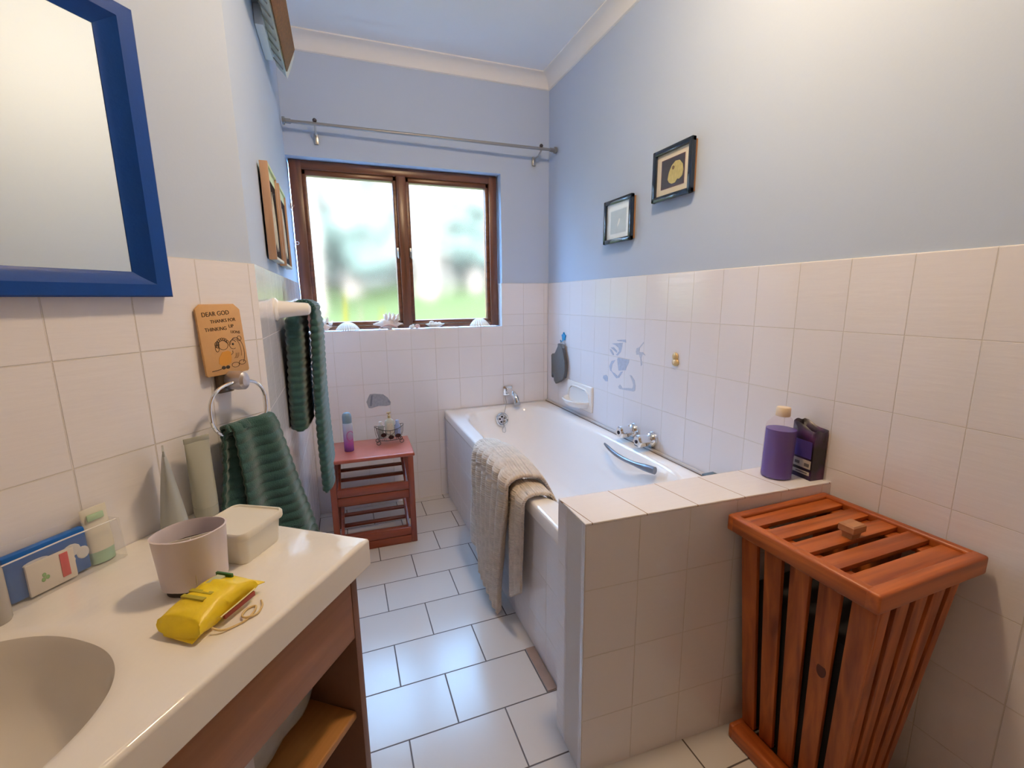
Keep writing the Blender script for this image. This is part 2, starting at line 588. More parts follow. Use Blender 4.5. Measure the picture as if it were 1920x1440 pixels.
def cornice(name, a, b, nrm):
    """coved cornice between the points a and b, nrm points into the room"""
    a, b, nrm = Vector(a), Vector(b), Vector(nrm)
    prof = [(0.0, 0.0), (0.0, -0.074), (0.007, -0.072)]
    for k in range(7):
        q = PI / 2 * k / 6
        prof.append((0.072 - 0.062 * math.cos(q), -0.070 + 0.062 * math.sin(q)))
    prof += [(0.076, -0.006), (0.076, 0.0)]
    mb = MB()
    mb.prism([a + nrm * d + Vector((0, 0, ZC + z)) for d, z in prof], b - a)
    return struct(mb.build(name, m_cove, angle=25))
cornice('trim_1', (LWX - T, T, 0), (T, T, 0), (0, -1, 0))['label'] = 'white coved cornice above the window wall'
cornice('trim_2', (T, T, 0), (T, YN, 0), (-1, 0, 0))['label'] = 'white coved cornice above the right wall'
cornice('trim_3', (LWX - T, T, 0), (LWX - T, -1.437, 0), (1, 0, 0))['label'] = 'white coved cornice above the left wall'
cornice('trim_4', mw(0, -T, 0), mw(SL, -T, 0), MN)['label'] = 'white coved cornice above the slanted wall'

# low tiled wall at the end of the bath
HB = [Vector(p) for p in ((-0.803, -1.943, 0), (0.0, -1.987, 0), (0.0, -1.823, 0), (-0.799, -1.787, 0))]
HT = 0.745
hw = MB()
hw.prism(HB, (0, 0, HT - 0.006))
hw = struct(hw.build('wall_half', m_t_half, smooth=False), 'low tiled wall across the end of the bath')
hc = MB()
hc.prism([p + Vector((0, 0, HT - 0.006)) for p in HB], (0, 0, 0.006), 0.002)
hc.build('top_tiles', m_t_halftop, hw, smooth=False)

# brown tile strip where the floor meets the bath side
struct(MB().box((-0.772, -1.668, 0.0), (-0.737, -1.468, 0.004), 0.001).build('trim_5', plain('brown_tile_strip', (0.34, 0.235, 0.185), 0.4, var=0.2, vscale=30), smooth=False), 'narrow brown tile strip on the floor beside the bath')

# ------------------------------------------------------------------ window
win = bpy.data.objects.new('window_1', None)
COL.objects.link(win)
struct(win, 'dark brown wooden window with two frosted panes')
FY0, FY1 = 0.066, 0.15
def wbox(name, lo, hi, mat, bev=0.004):
    return MB().box(lo, hi, bev, 2).build(name, mat, win)
X0, X1, Z0, Z1 = WX0 + 0.001, WX1 - 0.002, WZ0 + 0.001, WZ1 - 0.003
wbox('frame_jamb', (X0, FY0, Z0), (X0 + 0.062, FY1, Z1), m_window_v)
wbox('frame_jamb', (X1 - 0.050, FY0, Z0), (X1, FY1, Z1), m_window_v)
wbox('frame_head', (X0 + 0.058, FY0 + 0.002, Z1 - 0.046), (X1 - 0.046, FY1, Z1), m_window)
wbox('frame_sill', (X0 + 0.058, FY0 + 0.004, Z0), (X1 - 0.046, FY1, Z0 + 0.024), m_window)
wbox('mullion', (-0.958, FY0 - 0.002, Z0 + 0.003), (-0.904, FY1, Z1 - 0.044), m_window_v)
def sash(x0, x1, z0, z1):
    s = MB()
    w = 0.024
    for lo, hi in (((x0, z0), (x0 + w, z1)), ((x1 - w, z0), (x1, z1)), ((x0, z1 - w - 0.006), (x1, z1)), ((x0, z0), (x1, z0 + w))):
        s.box((lo[0], FY0 + 0.016, lo[1]), (hi[0], FY1 - 0.02, hi[1]), 0.005)
    so = s.build('sash', m_window, win)
    MB().box((x0 + 0.012, 0.112, z0 + 0.012), (x1 - 0.012, 0.117, z1 - 0.012)).build('pane', m_pane, so, smooth=False)
    b = MB()
    for k in range(2):
        zz = z0 + (0.019 + k * 0.010)
        b.box((x0 + 0.001, FY0 + 0.010 - 0.004 * (1 - k), zz - 0.026), (x1 - 0.001, FY0 + 0.03, zz - 0.020), 0.002)
    b.build('glazing_bar', m_window, so)
    return so
s1 = sash(X0 + 0.060, -0.956, Z0 + 0.026, Z1 - 0.044)
s2 = sash(-0.906, X1 - 0.048, Z0 + 0.026, Z1 - 0.044)
for x in (-0.9685, -0.8925):
    l = MB()
    l.box((x - 0.006, FY0 + 0.006, 1.545), (x + 0.006, FY0 + 0.017, 1.60), 0.002)
    l.tube([(x, FY0 + 0.004, 1.575), (x, FY0 - 0.012, 1.572), (x, FY0 - 0.016, 1.535)], 0.004, 8)
    l.build('latch', m_steel, win)

# ------------------------------------------------------------------ bath
bath = thing('bathtub', 'white built in bathtub between the window wall and the low tiled wall', 'bathtub', at(0, 0, 0))
BX0, BX1, BY0, BY1, BZ = -0.745, -0.001, -1.785, -0.001, 0.585
cx, cy = -0.385, -0.885
def tub_ring(a, b, e, z, bulge=0.0, ox=0.0, oy=0.0, n=96):
    r = sellipse(a, b, e, n, z, cx + ox, cy + oy)
    for p in r:
        k = smooth01((p.y + 1.50) / 0.08) * smooth01((-0.62 - p.y) / 0.08)
        p.x += math.copysign(bulge * k, p.x - cx - ox)
    return r
bc = ((BX0 + BX1) / 2, (BY0 + BY1) / 2)
def outer(z, g=0.0, n=96):
    out = []
    a, b = (BX1 - BX0) / 2 - g, (BY1 - BY0) / 2 - g
    for i in range(n):
        t = 2 * PI * i / n
        c, s_ = math.cos(t), math.sin(t)
        out.append(Vector((bc[0] + a * math.copysign(abs(c) ** (2 / 40), c), bc[1] + b * math.copysign(abs(s_) ** (2 / 40), s_), z)))
    return out
rings = [outer(BZ - 0.045, 0.012), outer(BZ - 0.045), outer(BZ - 0.010), outer(BZ - 0.003, 0.003), outer(BZ, 0.010)]
rings += [tub_ring(0.298, 0.80, 5.5, BZ, 0.018), tub_ring(0.288, 0.79, 5.2, BZ - 0.004, 0.020), tub_ring(0.279, 0.78, 5.0, BZ - 0.014, 0.021),
          tub_ring(0.272, 0.772, 4.6, BZ - 0.05, 0.012), tub_ring(0.266, 0.765, 4.4, BZ - 0.075, 0.0), tub_ring(0.252, 0.74, 4.0, 0.42, 0, 0, 0.0),
          tub_ring(0.238, 0.70, 3.8, 0.30), tub_ring(0.222, 0.655, 3.5, 0.21), tub_ring(0.200, 0.61, 3.2, 0.172), tub_ring(0.165, 0.55, 3.0, 0.158), tub_ring(0.08, 0.30, 2.6, 0.152), tub_ring(0.015, 0.05, 2.0, 0.150)]
MB().loops(rings, cap0=False).build('tub_shell', m_white, bath, angle=60)
MB().box((-0.735, -1.784, 0.0), (-0.722, -0.004, BZ - 0.046), 0.002).build('side_panel', m_t_panel, bath, smooth=False)
sl = MB()
sl.tube([(-0.010, -0.01, BZ + 0.002), (-0.010, -1.784, BZ + 0.002)], 0.0085, 8)
sl.build('wall_seal', plain('grey_seal', (0.55, 0.53, 0.52), 0.4), bath)
MB().tube([(-0.023, -0.02, BZ + 0.001), (-0.023, -1.784, BZ + 0.001)], 0.0028, 6).build('seal_gap', plain('brown_seam', (0.16, 0.12, 0.10), 0.6), bath)
ls = MB()
ls.box((-0.7415, -1.784, 0.527), (-0.7365, -0.01, 0.541), 0.002)
ls.build('rim_lip', m_white, bath)
ov = MB()
ovy = -0.128
def oring(r, y): return [Vector((-0.385 + r * math.cos(2 * PI * i / 28), y + 0.30 * r * math.sin(2 * PI * i / 28), 0.514 + r * math.sin(2 * PI * i / 28))) for i in range(28)]
ov.loops([oring(0.043, ovy + 0.012), oring(0.043, ovy - 0.004), oring(0.037, ovy - 0.010), oring(0.031, ovy - 0.006), oring(0.029, ovy - 0.003)], False, True)
ovo = ov.build('overflow', m_chrome, bath)
oh = MB()
for k in range(5):
    a = 2 * PI * k / 5 + 0.4
    oh = MB()
    oh.ball((-0.385 + 0.017 * math.cos(a), ovy - 0.005 + 0.30 * 0.017 * math.sin(a), 0.514 + 0.017 * math.sin(a)), (0.0065, 0.003, 0.0065), 10, 6)
    oh.build('overflow_hole', m_dark, ovo)
ch = MB()
ch.tube([(-0.322, -0.010, 0.645), (-0.330, -0.06, 0.61), (-0.372, -0.135, 0.552), (-0.382, ovy - 0.026, 0.478), (-0.396, ovy - 0.030, 0.455), (-0.393, ovy - 0.032, 0.437), (-0.382, ovy - 0.034, 0.432), (-0.373, ovy - 0.034, 0.440), (-0.373, ovy - 0.030, 0.458), (-0.379, ovy - 0.024, 0.480)], 0.0020, 6)
ch.build('plug_chain', m_steel, bath)
gp = []
for k in range(15):
    q = k / 14
    gp.append((-0.128 - 0.030 * math.sin(PI * q), -0.955 - 0.395 * q, 0.566 - 0.006 * math.sin(PI * q)))
g = MB().tube(gp, [0.006, 0.009] + [0.0105] * 9 + [0.013, 0.016, 0.017, 0.017], 12, flat=(0.8, 1.0)).build('grip_handle', plain('grey_grip', (0.20, 0.215, 0.26), 0.3, metal=0.5), bath)

# ------------------------------------------------------------------ bath spout and taps, soap dish
sp = thing('bath_spout', 'chrome bath spout with square wall plate under the window', 'spout', BW(-0.300, 0.675))
MB().box((-0.032, -0.032, 0.0), (0.032, 0.032, 0.010), 0.004).build('wall_plate', m_chrome, sp)
MB().tube([(0, 0, 0.008), (0.002, 0.006, 0.045), (0.010, -0.004, 0.085), (0.018, -0.032, 0.115), (0.021, -0.060, 0.122)], [0.019, 0.018, 0.019, 0.020, 0.021], 16).build('spout_pipe', m_chrome, sp)
MB().tube([(0.021, -0.058, 0.122), (0.021, -0.074, 0.123)], [0.023, 0.023], 16).build('spout_nozzle', m_steel, sp)

def bath_tap(y, z, label):
    tp = thing('bath_tap', label, 'tap', RW(y, z), 'pair of bath taps')
    MB().lathe([(0.001, 0.0), (0.038, 0.0), (0.037, 0.010), (0.032, 0.020), (0.024, 0.026), (0.001, 0.027)], axis='Z', n=28).build('wall_flange', m_chrome, tp)
    MB().lathe([(0.022, 0.020), (0.023, 0.034), (0.022, 0.05)], axis='Z', n=24).build('spindle', m_chrome, tp)
    rr = []
    for zz, r in ((0.030, 0.021), (0.036, 0.0265), (0.074, 0.0285), (0.084, 0.028), (0.090, 0.023), (0.091, 0.014)):
        rr.append([Vector((r * (1 + 0.07 * math.cos(6 * 2 * PI * i / 36)) * math.cos(2 * PI * i / 36), r * (1 + 0.07 * math.cos(6 * 2 * PI * i / 36)) * math.sin(2 * PI * i / 36), zz)) for i in range(36)])
    MB().loops(rr).build('handle', m_chrome, tp)
    MB().lathe([(0.0005, 0.088), (0.010, 0.088), (0.009, 0.0935), (0.0005, 0.094)], n=18).build('indicator_button', plain('dark_blue_button', (0.012, 0.012, 0.035), 0.2), tp)
bath_tap(-1.018, 0.638, 'chrome bath tap farther from the low tiled wall')
bath_tap(-1.162, 0.634, 'chrome bath tap nearer the low tiled wall')

sd = thing('soap_dish', 'white porcelain soap dish set into the tiles above the bath', 'soap dish', RW(-0.470, 0.700))
MB().box((-0.150, -0.070, -0.004), (0.150, 0.085, 0.014), 0.008, 3).build('back_plate', m_porcelain, sd)
bw_ = MB()
def dish(u, v):
    th = PI * u
    r = v
    x = -0.128 * math.cos(th)
    out = 0.012 + 0.088 * math.sin(th)
    if v < 0.5:
        k = v / 0.5
        return Vector((x * k * 0.85, -0.048 + 0.004 * k, 0.010 + (out - 0.018) * k * 0.85))
    k = (v - 0.5) / 0.5
    return Vector((x * (0.85 + 0.15 * k), -0.044 + 0.034 * k ** 1.4, 0.010 + (out - 0.018) * 0.85 + (out * 1.0 - (out - 0.018) * 0.85 - 0.01) * k))
bw_.grid(dish, 28, 10)
bw_.build('bowl', m_porcelain, sd, solid=0.009, angle=60)
MB().tube([(-0.128, -0.005, 0.012), (-0.118, 0.035, 0.014), (-0.085, 0.056, 0.016), (0.0, 0.062, 0.017), (0.085, 0.056, 0.016), (0.118, 0.035, 0.014), (0.128, -0.005, 0.012)], 0.006, 10).build('raised_rim', m_porcelain, sd)

# ------------------------------------------------------------------ blue hook and grey glove
hk = thing('suction_hook', 'small bright blue star shaped hook on the tiles above the soap dish', 'hook', RW(-0.250, 1.048))
m_bluehook = plain('turquoise_plastic', (0.01, 0.28, 0.60), 0.3)
pts = []
for k in range(10):
    a = PI / 2 + 2 * PI * k / 10
    r = 0.030 if k % 2 == 0 else 0.017
    pts.append((r * math.cos(a), r * math.sin(a) * 0.95, 0.0))
MB().prism(pts, (0, 0, 0.008), 0.002).build('star_plate', m_bluehook, hk)
MB().tube([(0, -0.008, 0.006), (0, -0.026, 0.012), (0, -0.032, 0.022), (0, -0.022, 0.028)], 0.004, 8).build('hook_arm', m_bluehook, hk)

gl = thing('bath_glove', 'dark grey scrubbing glove hanging by its loop from the blue hook', 'glove', RW(-0.250, 0.89, 0.008))
def gy(y, z): return (-(y + 0.25) * 0.96, z - 0.89)
GL = [(-0.225, 1.0), (-0.265, 1.002), (-0.298, 0.945), (-0.322, 0.89), (-0.318, 0.838), (-0.309, 0.791), (-0.282, 0.775), (-0.260, 0.764), (-0.232, 0.757), (-0.205, 0.742), (-0.181, 0.734), (-0.155, 0.750), (-0.138, 0.83), (-0.128, 0.915), (-0.177, 0.936)]
MB().prism([(*gy(*p), 0.002) for p in GL], (0, 0, 0.020), 0.0045, 2).build('hand_part', m_glove, gl)
TH_ = [(-0.150, 0.932), (-0.108, 0.926), (-0.092, 0.914), (-0.100, 0.835), (-0.096, 0.768), (-0.113, 0.764), (-0.128, 0.80), (-0.146, 0.87)]
MB().prism([(*gy(*p), 0.0) for p in TH_], (0, 0, 0.013), 0.003, 2).build('thumb_part', m_glove, gl)
MB().box((-0.042, 0.085, 0.003), (0.032, 0.112, 0.021), 0.006).build('cuff', plain('grey_cuff', (0.20, 0.205, 0.215), 0.9), gl)
MB().tube([(-0.012, 0.108, 0.012), (-0.005, 0.13, 0.016), (0.0, 0.138, 0.018), (0.006, 0.128, 0.014), (0.010, 0.108, 0.012)], 0.0018, 6).build('loop', plain('grey_loop', (0.3, 0.3, 0.31), 0.8), gl)

# ------------------------------------------------------------------ printed fish on the tiles
m_decal = plain('faded_blue_print', (0.46, 0.53, 0.68), 0.22, var=0.25, vscale=60)
m_decal2 = plain('faded_slate_print', (0.54, 0.59, 0.70), 0.22, var=0.2, vscale=80)
m_decal3 = plain('grey_fish_print', (0.36, 0.38, 0.43), 0.25, var=0.3, vscale=70)
D = dict(
 A=[(-0.841, 1.073), (-0.92, 1.082), (-0.924, 1.067), (-0.89, 1.07), (-0.85, 1.069)],
 B=[(-0.797, 1.051), (-0.85, 1.058), (-0.894, 1.064), (-0.891, 1.044), (-0.881, 1.015), (-0.854, 0.994), (-0.838, 0.995), (-0.865, 1.018), (-0.86, 1.034), (-0.827, 1.047)],
 C=[(-0.786, 1.029), (-0.815, 1.034), (-0.849, 1.017), (-0.845, 1.007), (-0.811, 1.02)],
 D=[(-0.778, 1.021), (-0.799, 1.016), (-0.821, 0.995), (-0.809, 0.991), (-0.787, 1.006)],
 E=[(-0.858, 0.984), (-0.955, 0.984), (-0.953, 0.97), (-0.936, 0.945), (-0.929, 0.928), (-0.867, 0.917), (-0.857, 0.948), (-0.851, 0.975)],
 F=[(-0.798, 0.959), (-0.835, 0.969), (-0.807, 0.942), (-0.8, 0.912), (-0.81, 0.902), (-0.788, 0.906), (-0.778, 0.928)],
 G=[(-0.801, 0.903), (-0.823, 0.887), (-0.849, 0.874), (-0.873, 0.881), (-0.906, 0.918), (-0.887, 0.915), (-0.86, 0.886), (-0.831, 0.898)],
 H=[(-0.723, 0.869), (-0.75, 0.878), (-0.768, 0.869), (-0.768, 0.844), (-0.747, 0.841), (-0.72, 0.854)],
 I=[(-0.964, 0.909), (-0.979, 0.909), (-1.006, 0.889), (-1.015, 0.864), (-1.013, 0.839), (-0.999, 0.832), (-0.951, 0.829), (-0.916, 0.825), (-0.876, 0.823), (-0.867, 0.833), (-0.883, 0.847), (-0.895, 0.842), (-0.904, 0.832), (-0.942, 0.839), (-0.991, 0.846), (-0.997, 0.865), (-0.985, 0.885)],
 J=[(-1.01, 1.046), (-1.034, 1.055), (-1.063, 1.081), (-1.067, 1.078), (-1.038, 1.051), (-1.036, 1.032), (-1.063, 1.033), (-1.084, 1.02), (-1.061, 1.024), (-1.052, 1.004), (-1.061, 0.975), (-1.051, 0.965), (-1.045, 0.999), (-1.033, 1.019), (-1.012, 1.016), (-1.008, 1.029)])
def decal(keys, o, mat):
    mb = MB()
    for k in keys:
        mb.prism([(-(y - o[0]), z - o[1], -0.0002) for y, z in D[k]], (0, 0, 0.0009))
    return mb.build('fish_decal', mat, smooth=False)
tag(decal('ABCDEFGH', (-0.85, 0.95), m_decal), 'faded blue striped fish print with tall fin on the tiles above the bath', 'tile print', 'fish prints on the tiles', RW(-0.85, 0.95))
tag(decal('I', (-0.95, 0.86), m_decal2), 'faded blue curved tail print at the lower right of the striped fish', 'tile print', 'fish prints on the tiles', RW(-0.95, 0.86))
tag(decal('J', (-1.04, 1.02), m_decal2), 'faint thin branching print right of the striped fish', 'tile print', 'fish prints on the tiles', RW(-1.04, 1.02))
mb = MB()
BK = [(-1.217, 0.678), (-1.206, 0.703), (-1.194, 0.725), (-1.168, 0.726), (-1.116, 0.718), (-1.09, 0.695), (-1.072, 0.665), (-1.076, 0.648), (-1.1, 0.643), (-1.147, 0.647), (-1.187, 0.637), (-1.206, 0.639)]
mb.prism([(x + 1.147, z - 0.68, -0.0002) for x, z in BK], (0, 0, 0.0009))
fo = tag(mb.build('fish_decal', m_decal3, smooth=False), 'grey fish print on the tiles above the red wooden rack', 'tile print', 'fish prints on the tiles', BW(-1.147, 0.68))
mb = MB()
mb.prism([(-0.052, -0.028, 0.0006), (-0.040, 0.036, 0.0006), (-0.030, 0.038, 0.0006), (-0.040, -0.03, 0.0006)], (0, 0, 0.0006))
mb.build('stripe', plain('dark_fish_print', (0.20, 0.22, 0.27), 0.3), fo, smooth=False)
mb = MB()
mb.prism([(0.06, -0.014, 0.0006), (0.055, 0.002, 0.0006), (0.066, -0.008, 0.0006), (0.070, -0.022, 0.0006)], (0, 0, 0.0006))
mb.build('stripe', plain('dark_fish_print', (0.20, 0.22, 0.27), 0.3), fo, smooth=False)
gd = thing('gold_ornament', 'small golden shell ornament stuck on the tiles above the taps', 'ornament', RW(-1.29, 1.026))
m_gold = plain('gilt', (0.60, 0.42, 0.20), 0.35, metal=0.3)
mb = MB()
mb.ball((0, 0.012, 0.004), (0.017, 0.019, 0.008), 14, 8)
mb.ball((0.003, -0.012, 0.004), (0.020, 0.017, 0.009), 14, 8)
mb.build('shell_body', m_gold, gd)
MB().ball((0.001, -0.010, 0.012), (0.007, 0.008, 0.004), 10, 6).build('pearl', plain('cream_pearl', (0.85, 0.75, 0.55), 0.2), gd)

# ------------------------------------------------------------------ framed pictures, right wall
m_navy = plain('navy_black_frame', (0.010, 0.020, 0.040), 0.2, coat=0.4)
m_mat = plain('cream_mount', (0.66, 0.62, 0.52), 0.8, var=0.04, vscale=200)
m_mat2 = plain('glare_mount', (0.74, 0.84, 0.94), 0.25, coat=0.6)  # window glare on the glass put into the mount colour
m_back = wood('picture_back', (0.30, 0.13, 0.05), (0.42, 0.2, 0.08), 1, 0.6)
def picture(y, z, w, h, label, kind):
    p = thing('framed_picture', label, 'picture', RW(y, z), 'framed pictures on the right wall')
    tlt = 0.010
    fr = MB()
    bw, d0, d1 = 0.021, 0.006, 0.026
    for lo, hi in (((-w / 2, -h / 2), (-w / 2 + bw, h / 2)), ((w / 2 - bw, -h / 2), (w / 2, h / 2)), ((-w / 2, h / 2 - bw), (w / 2, h / 2)), ((-w / 2, -h / 2), (w / 2, -h / 2 + bw))):
        fr.box((*lo, d0), (*hi, d1), 0.004)
    fr.build('frame', m_navy, p)
    MB().box((-w / 2 + 0.008, -h / 2 + 0.008, -0.006), (w / 2 - 0.008, h / 2 - 0.008, d0 + 0.002)).build('backing', m_back, p, smooth=False)
    MB().box((-w / 2 + bw - 0.002, -h / 2 + bw - 0.002, d0 + 0.002), (w / 2 - bw + 0.002, h / 2 - bw + 0.002, 0.014)).build('mount', m_mat if kind == 'fish' else m_mat2, p, smooth=False)
    iw, ih = w / 2 - 0.052, h / 2 - 0.048
    if kind == 'fish':
        im = MB().box((-iw, -ih, 0.0135), (iw, ih, 0.0150)).build('print', plain('night_blue_print', (0.018, 0.020, 0.045), 0.3), p, smooth=False)
        b = MB()
        for lo, hi in (((-iw - .003, -ih - .003), (-iw, ih + .003)), ((iw, -ih - .003), (iw + .003, ih + .003)), ((-iw, ih), (iw, ih + .003)), ((-iw, -ih - .003), (iw, -ih))):
            b.box((*lo, 0.0135), (*hi, 0.0154))
        b.build('mount_bevel', plain('maroon_line', (0.09, 0.022, 0.045), 0.4), p, smooth=False)
        f = MB()
        body = [(-0.040, -0.022), (-0.034, 0.004), (-0.018, 0.028), (0.004, 0.041), (0.028, 0.038), (0.046, 0.020), (0.052, -0.004), (0.046, -0.024), (0.030, -0.033), (0.018, -0.030), (0.006, -0.042), (-0.014, -0.043), (-0.030, -0.035)]
        f.prism([(x + 0.012, y_ - 0.002, 0.0148) for x, y_ in body], (0, 0, 0.0012))
        fb = f.build('fish_body', plain('yellow_fish', (0.50, 0.44, 0.17), 0.6, var=0.35, vscale=90), im, smooth=False)
        e = MB()
        e.lathe([(0.004, 0.0), (0.0075, 0.0), (0.0075, 0.0008), (0.004, 0.0008)], (0.004, 0.016, 0.0158), n=16)
        e.build('fish_eye', plain('brown_eye', (0.15, 0.09, 0.035), 0.5), im, smooth=False)
    else:
        im = MB().box((-iw, -ih * 1.05, 0.0135), (iw, ih * 0.9, 0.0150)).build('print', plain('pale_sea_print', (0.42, 0.55, 0.66), 0.3, var=0.2, vscale=18), p, smooth=False)
        f = MB()
        f.prism([(-0.005, -0.03, 0.0149), (0.008, -0.016, 0.0149), (0.016, 0.0, 0.0149), (0.012, 0.010, 0.0149), (0.004, 0.004, 0.0149), (-0.004, -0.012, 0.0149)], (0, 0, 0.0009))
        f.build('pale_shape', plain('pale_print_shape', (0.78, 0.84, 0.88), 0.5), im, smooth=False)
    gm = clear_plastic('picture_glass', (1, 1, 1), 0.975 if kind == 'fish' else 0.90, 0.03)
    MB().box((-w / 2 + bw - 0.001, -h / 2 + bw - 0.001, 0.0185), (w / 2 - bw + 0.001, h / 2 - bw + 0.001, 0.0195)).build('glass', gm, p, smooth=False)
    return p
picture(-1.226, 1.789, 0.238, 0.205, 'dark framed picture of a yellow fish, the higher one on the right wall', 'fish')
picture(-0.842, 1.660, 0.238, 0.208, 'dark framed pale picture, the lower one nearer the window', 'pale')

# ------------------------------------------------------------------ shallow framed pictures, left wall
m_tan = wood('tan_frame_wood', (0.40, 0.235, 0.14), (0.52, 0.33, 0.21), 1, 0.55)
m_creamstroke = plain('cream_feather', (0.60, 0.54, 0.40), 0.9, spec=0.1, var=0.3, vscale=60)
m_brownback = plain('dark_brown_print', (0.030, 0.018, 0.014), 0.95, spec=0.05, var=0.3, vscale=40)
m_limelit = plain('window_lit_green', (0.62, 0.74, 0.45), 0.5)  # pale green carries the window light on the top border
m_plum = plain('plum_edge', (0.22, 0.12, 0.16), 0.5)
def shadowbox(y0, y1, label):
    w = y1 - y0
    p = thing('shadow_box', label, 'picture', LW((y0 + y1) / 2, 1.578), 'tan framed pictures on the left wall')
    h = 0.305
    MB().box((-w / 2, -h / 2, 0.0), (-w / 2 + 0.012, h / 2, 0.024), 0.001).build('frame_side', m_tan, p)
    MB().box((w / 2 - 0.010, -h / 2, 0.0), (w / 2, h / 2, 0.024), 0.001).build('frame_side', m_tan, p)
    MB().box((-w / 2 + 0.005, h / 2 - 0.010, 0.001), (w / 2 - 0.005, h / 2 - 0.001, 0.024), 0.001).build('frame_top', m_limelit, p)
    MB().box((-w / 2 + 0.005, -h / 2 + 0.001, 0.001), (w / 2 - 0.005, -h / 2 + 0.010, 0.024), 0.001).build('frame_bottom', plain('pale_edge', (0.68, 0.70, 0.64), 0.5), p)
    pr = MB()
    pr.box((-w / 2 + 0.010, -h / 2 + 0.008, 0.002), (w / 2 - 0.008, h / 2 - 0.008, 0.017))
    bp = pr.build('print', m_brownback, p, smooth=False)
    MB().box((-w / 2 + 0.012, h / 2 - 0.042, 0.0165), (w / 2 - 0.010, h / 2 - 0.010, 0.0180)).build('upper_band', m_limelit, bp, smooth=False)
    ft = MB()
    fe = [(-0.055, -0.095), (-0.04, -0.115), (-0.02, -0.09), (0.0, -0.125), (0.02, -0.10), (0.035, -0.12), (0.04, -0.06), (0.03, 0.0), (0.01, 0.05), (-0.012, 0.082), (-0.025, 0.04), (-0.045, -0.02)]
    k = w / 0.2
    ft.prism([(x * k, y * 0.95, 0.0168) for x, y in fe], (0, 0, 0.0012))
    ft.build('cream_figure', m_creamstroke, bp, smooth=False)
    return p
shadowbox(-1.118, -0.895, 'tan framed picture with cream shape, nearer the slanted wall')
shadowbox(-0.815, -0.585, 'tan framed picture with cream shape, nearer the window')

hk = thing('wall_hook', 'small tan hook on the white strip of left wall by the window frame', 'hook', LW(-0.03, 1.79))
MB().box((-0.010, -0.014, 0), (0.010, 0.014, 0.006), 0.002).build('hook_plate', m_tan, hk)
MB().tube([(0, 0, 0.004), (0, -0.004, 0.014), (0, 0.006, 0.017)], 0.003, 8).build('hook_arm', m_tan, hk)
he = thing('screw_eye', 'small white ring hook on the left wall beside the window frame', 'hook', LW(-0.02, 1.60))
MB().tube([(0.0, 0.0, 0.0), (0.0, 0.0, 0.008)], 0.002, 6).build('shank', m_porcelain, he)
MB().tube([(0, 0.008 * math.sin(a), 0.016 - 0.008 * math.cos(a)) for a in [2 * PI * k / 14 for k in range(14)]], 0.0022, 6, closed=True).build('ring', m_porcelain, he)

# ------------------------------------------------------------------ curtain rod
rod = thing('curtain_rod', 'bare grey metal curtain rod above the window', 'curtain rod', at(0, 0, 0))
RA, RB = Vector((-1.530, -0.070, 2.197)), Vector((-0.002, -0.115, 2.186))
MB().tube([RA, RB], 0.0085, 14).build('pole', m_greymetal, rod)
for e, d in ((RA, 1), (RB, -1)):
    ax = (RB - RA).normalized() * d
    MB().tube([e, e + ax * 0.012, e + ax * 0.013, e + ax * 0.040], [0.019, 0.019, 0.012, 0.012], 16).build('end_cap', m_greymetal, rod)
for x in (-1.376, -0.100):
    q = (x - RA.x) / (RB.x - RA.x)
    c = RA.lerp(RB, q)
    b = MB()
    b.box((x - 0.011, -0.004, 2.118), (x + 0.011, T + 0.001, 2.172), 0.003)
    b.tube([(x, 0.0, 2.160), (x, c.y * 0.6, 2.158), (x, c.y, c.z - 0.008)], 0.005, 8)
    bo = b.build('bracket', m_steel, rod)
    MB().ball((c.x, c.y, c.z + 0.017), 0.011, 14, 8).build('bracket_knob', plain('dark_knob', (0.06, 0.05, 0.06), 0.3, metal=0.6), bo)

# ------------------------------------------------------------------ white ribbed fixture high on the left wall
ht = thing('wall_heater', 'white ribbed wall fixture with a brown speckled front, high on left wall', 'heater', at(0, 0, 0))
m_htwhite = plain('cream_white_metal', (0.72, 0.76, 0.70), 0.4, var=0.03, vscale=20)
m_htbrown = plain('speckled_brown_panel', (0.17, 0.075, 0.018), 0.5, spec=0.2, var=0.7, vscale=90, bump=0.3, bscale=220)
HY0, HY1 = -1.25, -0.42
sec = [(-1.507, 2.305), (-1.474, 2.268), (-1.470, 2.262), (-1.430, 2.360), (-1.432, 2.44), (-1.50, 2.44)]
b = MB()
b.prism([(x, HY0, z) for x, z in sec], (0, HY1 - HY0, 0))
b.build('casing', m_htwhite, ht)
fp = MB()
fp.prism([(-1.466, -1.05, 2.266), (-1.462, -1.05, 2.265), (-1.4245, -1.05, 2.356), (-1.430, -1.05, 2.362)], (0, 0.585, 0))
fp.build('front_panel', m_htbrown, ht, smooth=False)
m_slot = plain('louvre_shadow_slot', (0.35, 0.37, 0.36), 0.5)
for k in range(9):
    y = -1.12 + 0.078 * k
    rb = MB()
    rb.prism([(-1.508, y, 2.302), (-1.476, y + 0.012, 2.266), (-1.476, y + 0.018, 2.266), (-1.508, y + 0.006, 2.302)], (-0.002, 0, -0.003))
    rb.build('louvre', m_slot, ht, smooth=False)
ec = MB()
ec.loops([[Vector((x, HY1 - 0.005, z)) for x, z in sec],
          [Vector((-1.468 + (x + 1.468) * 0.92, HY1 + 0.03, 2.34 + (z - 2.34) * 0.92)) for x, z in sec],
          [Vector((-1.468 + (x + 1.468) * 0.55, HY1 + 0.055, 2.32 + (z - 2.34) * 0.55)) for x, z in sec]])
ec.build('end_cap', m_htwhite, ht)
br = MB()
br.box((-1.539, -0.98, 2.335), (-1.505, -0.80, 2.40), 0.003)
br.build('wall_bracket', plain('grey_bracket', (0.22, 0.25, 0.30), 0.5), ht)
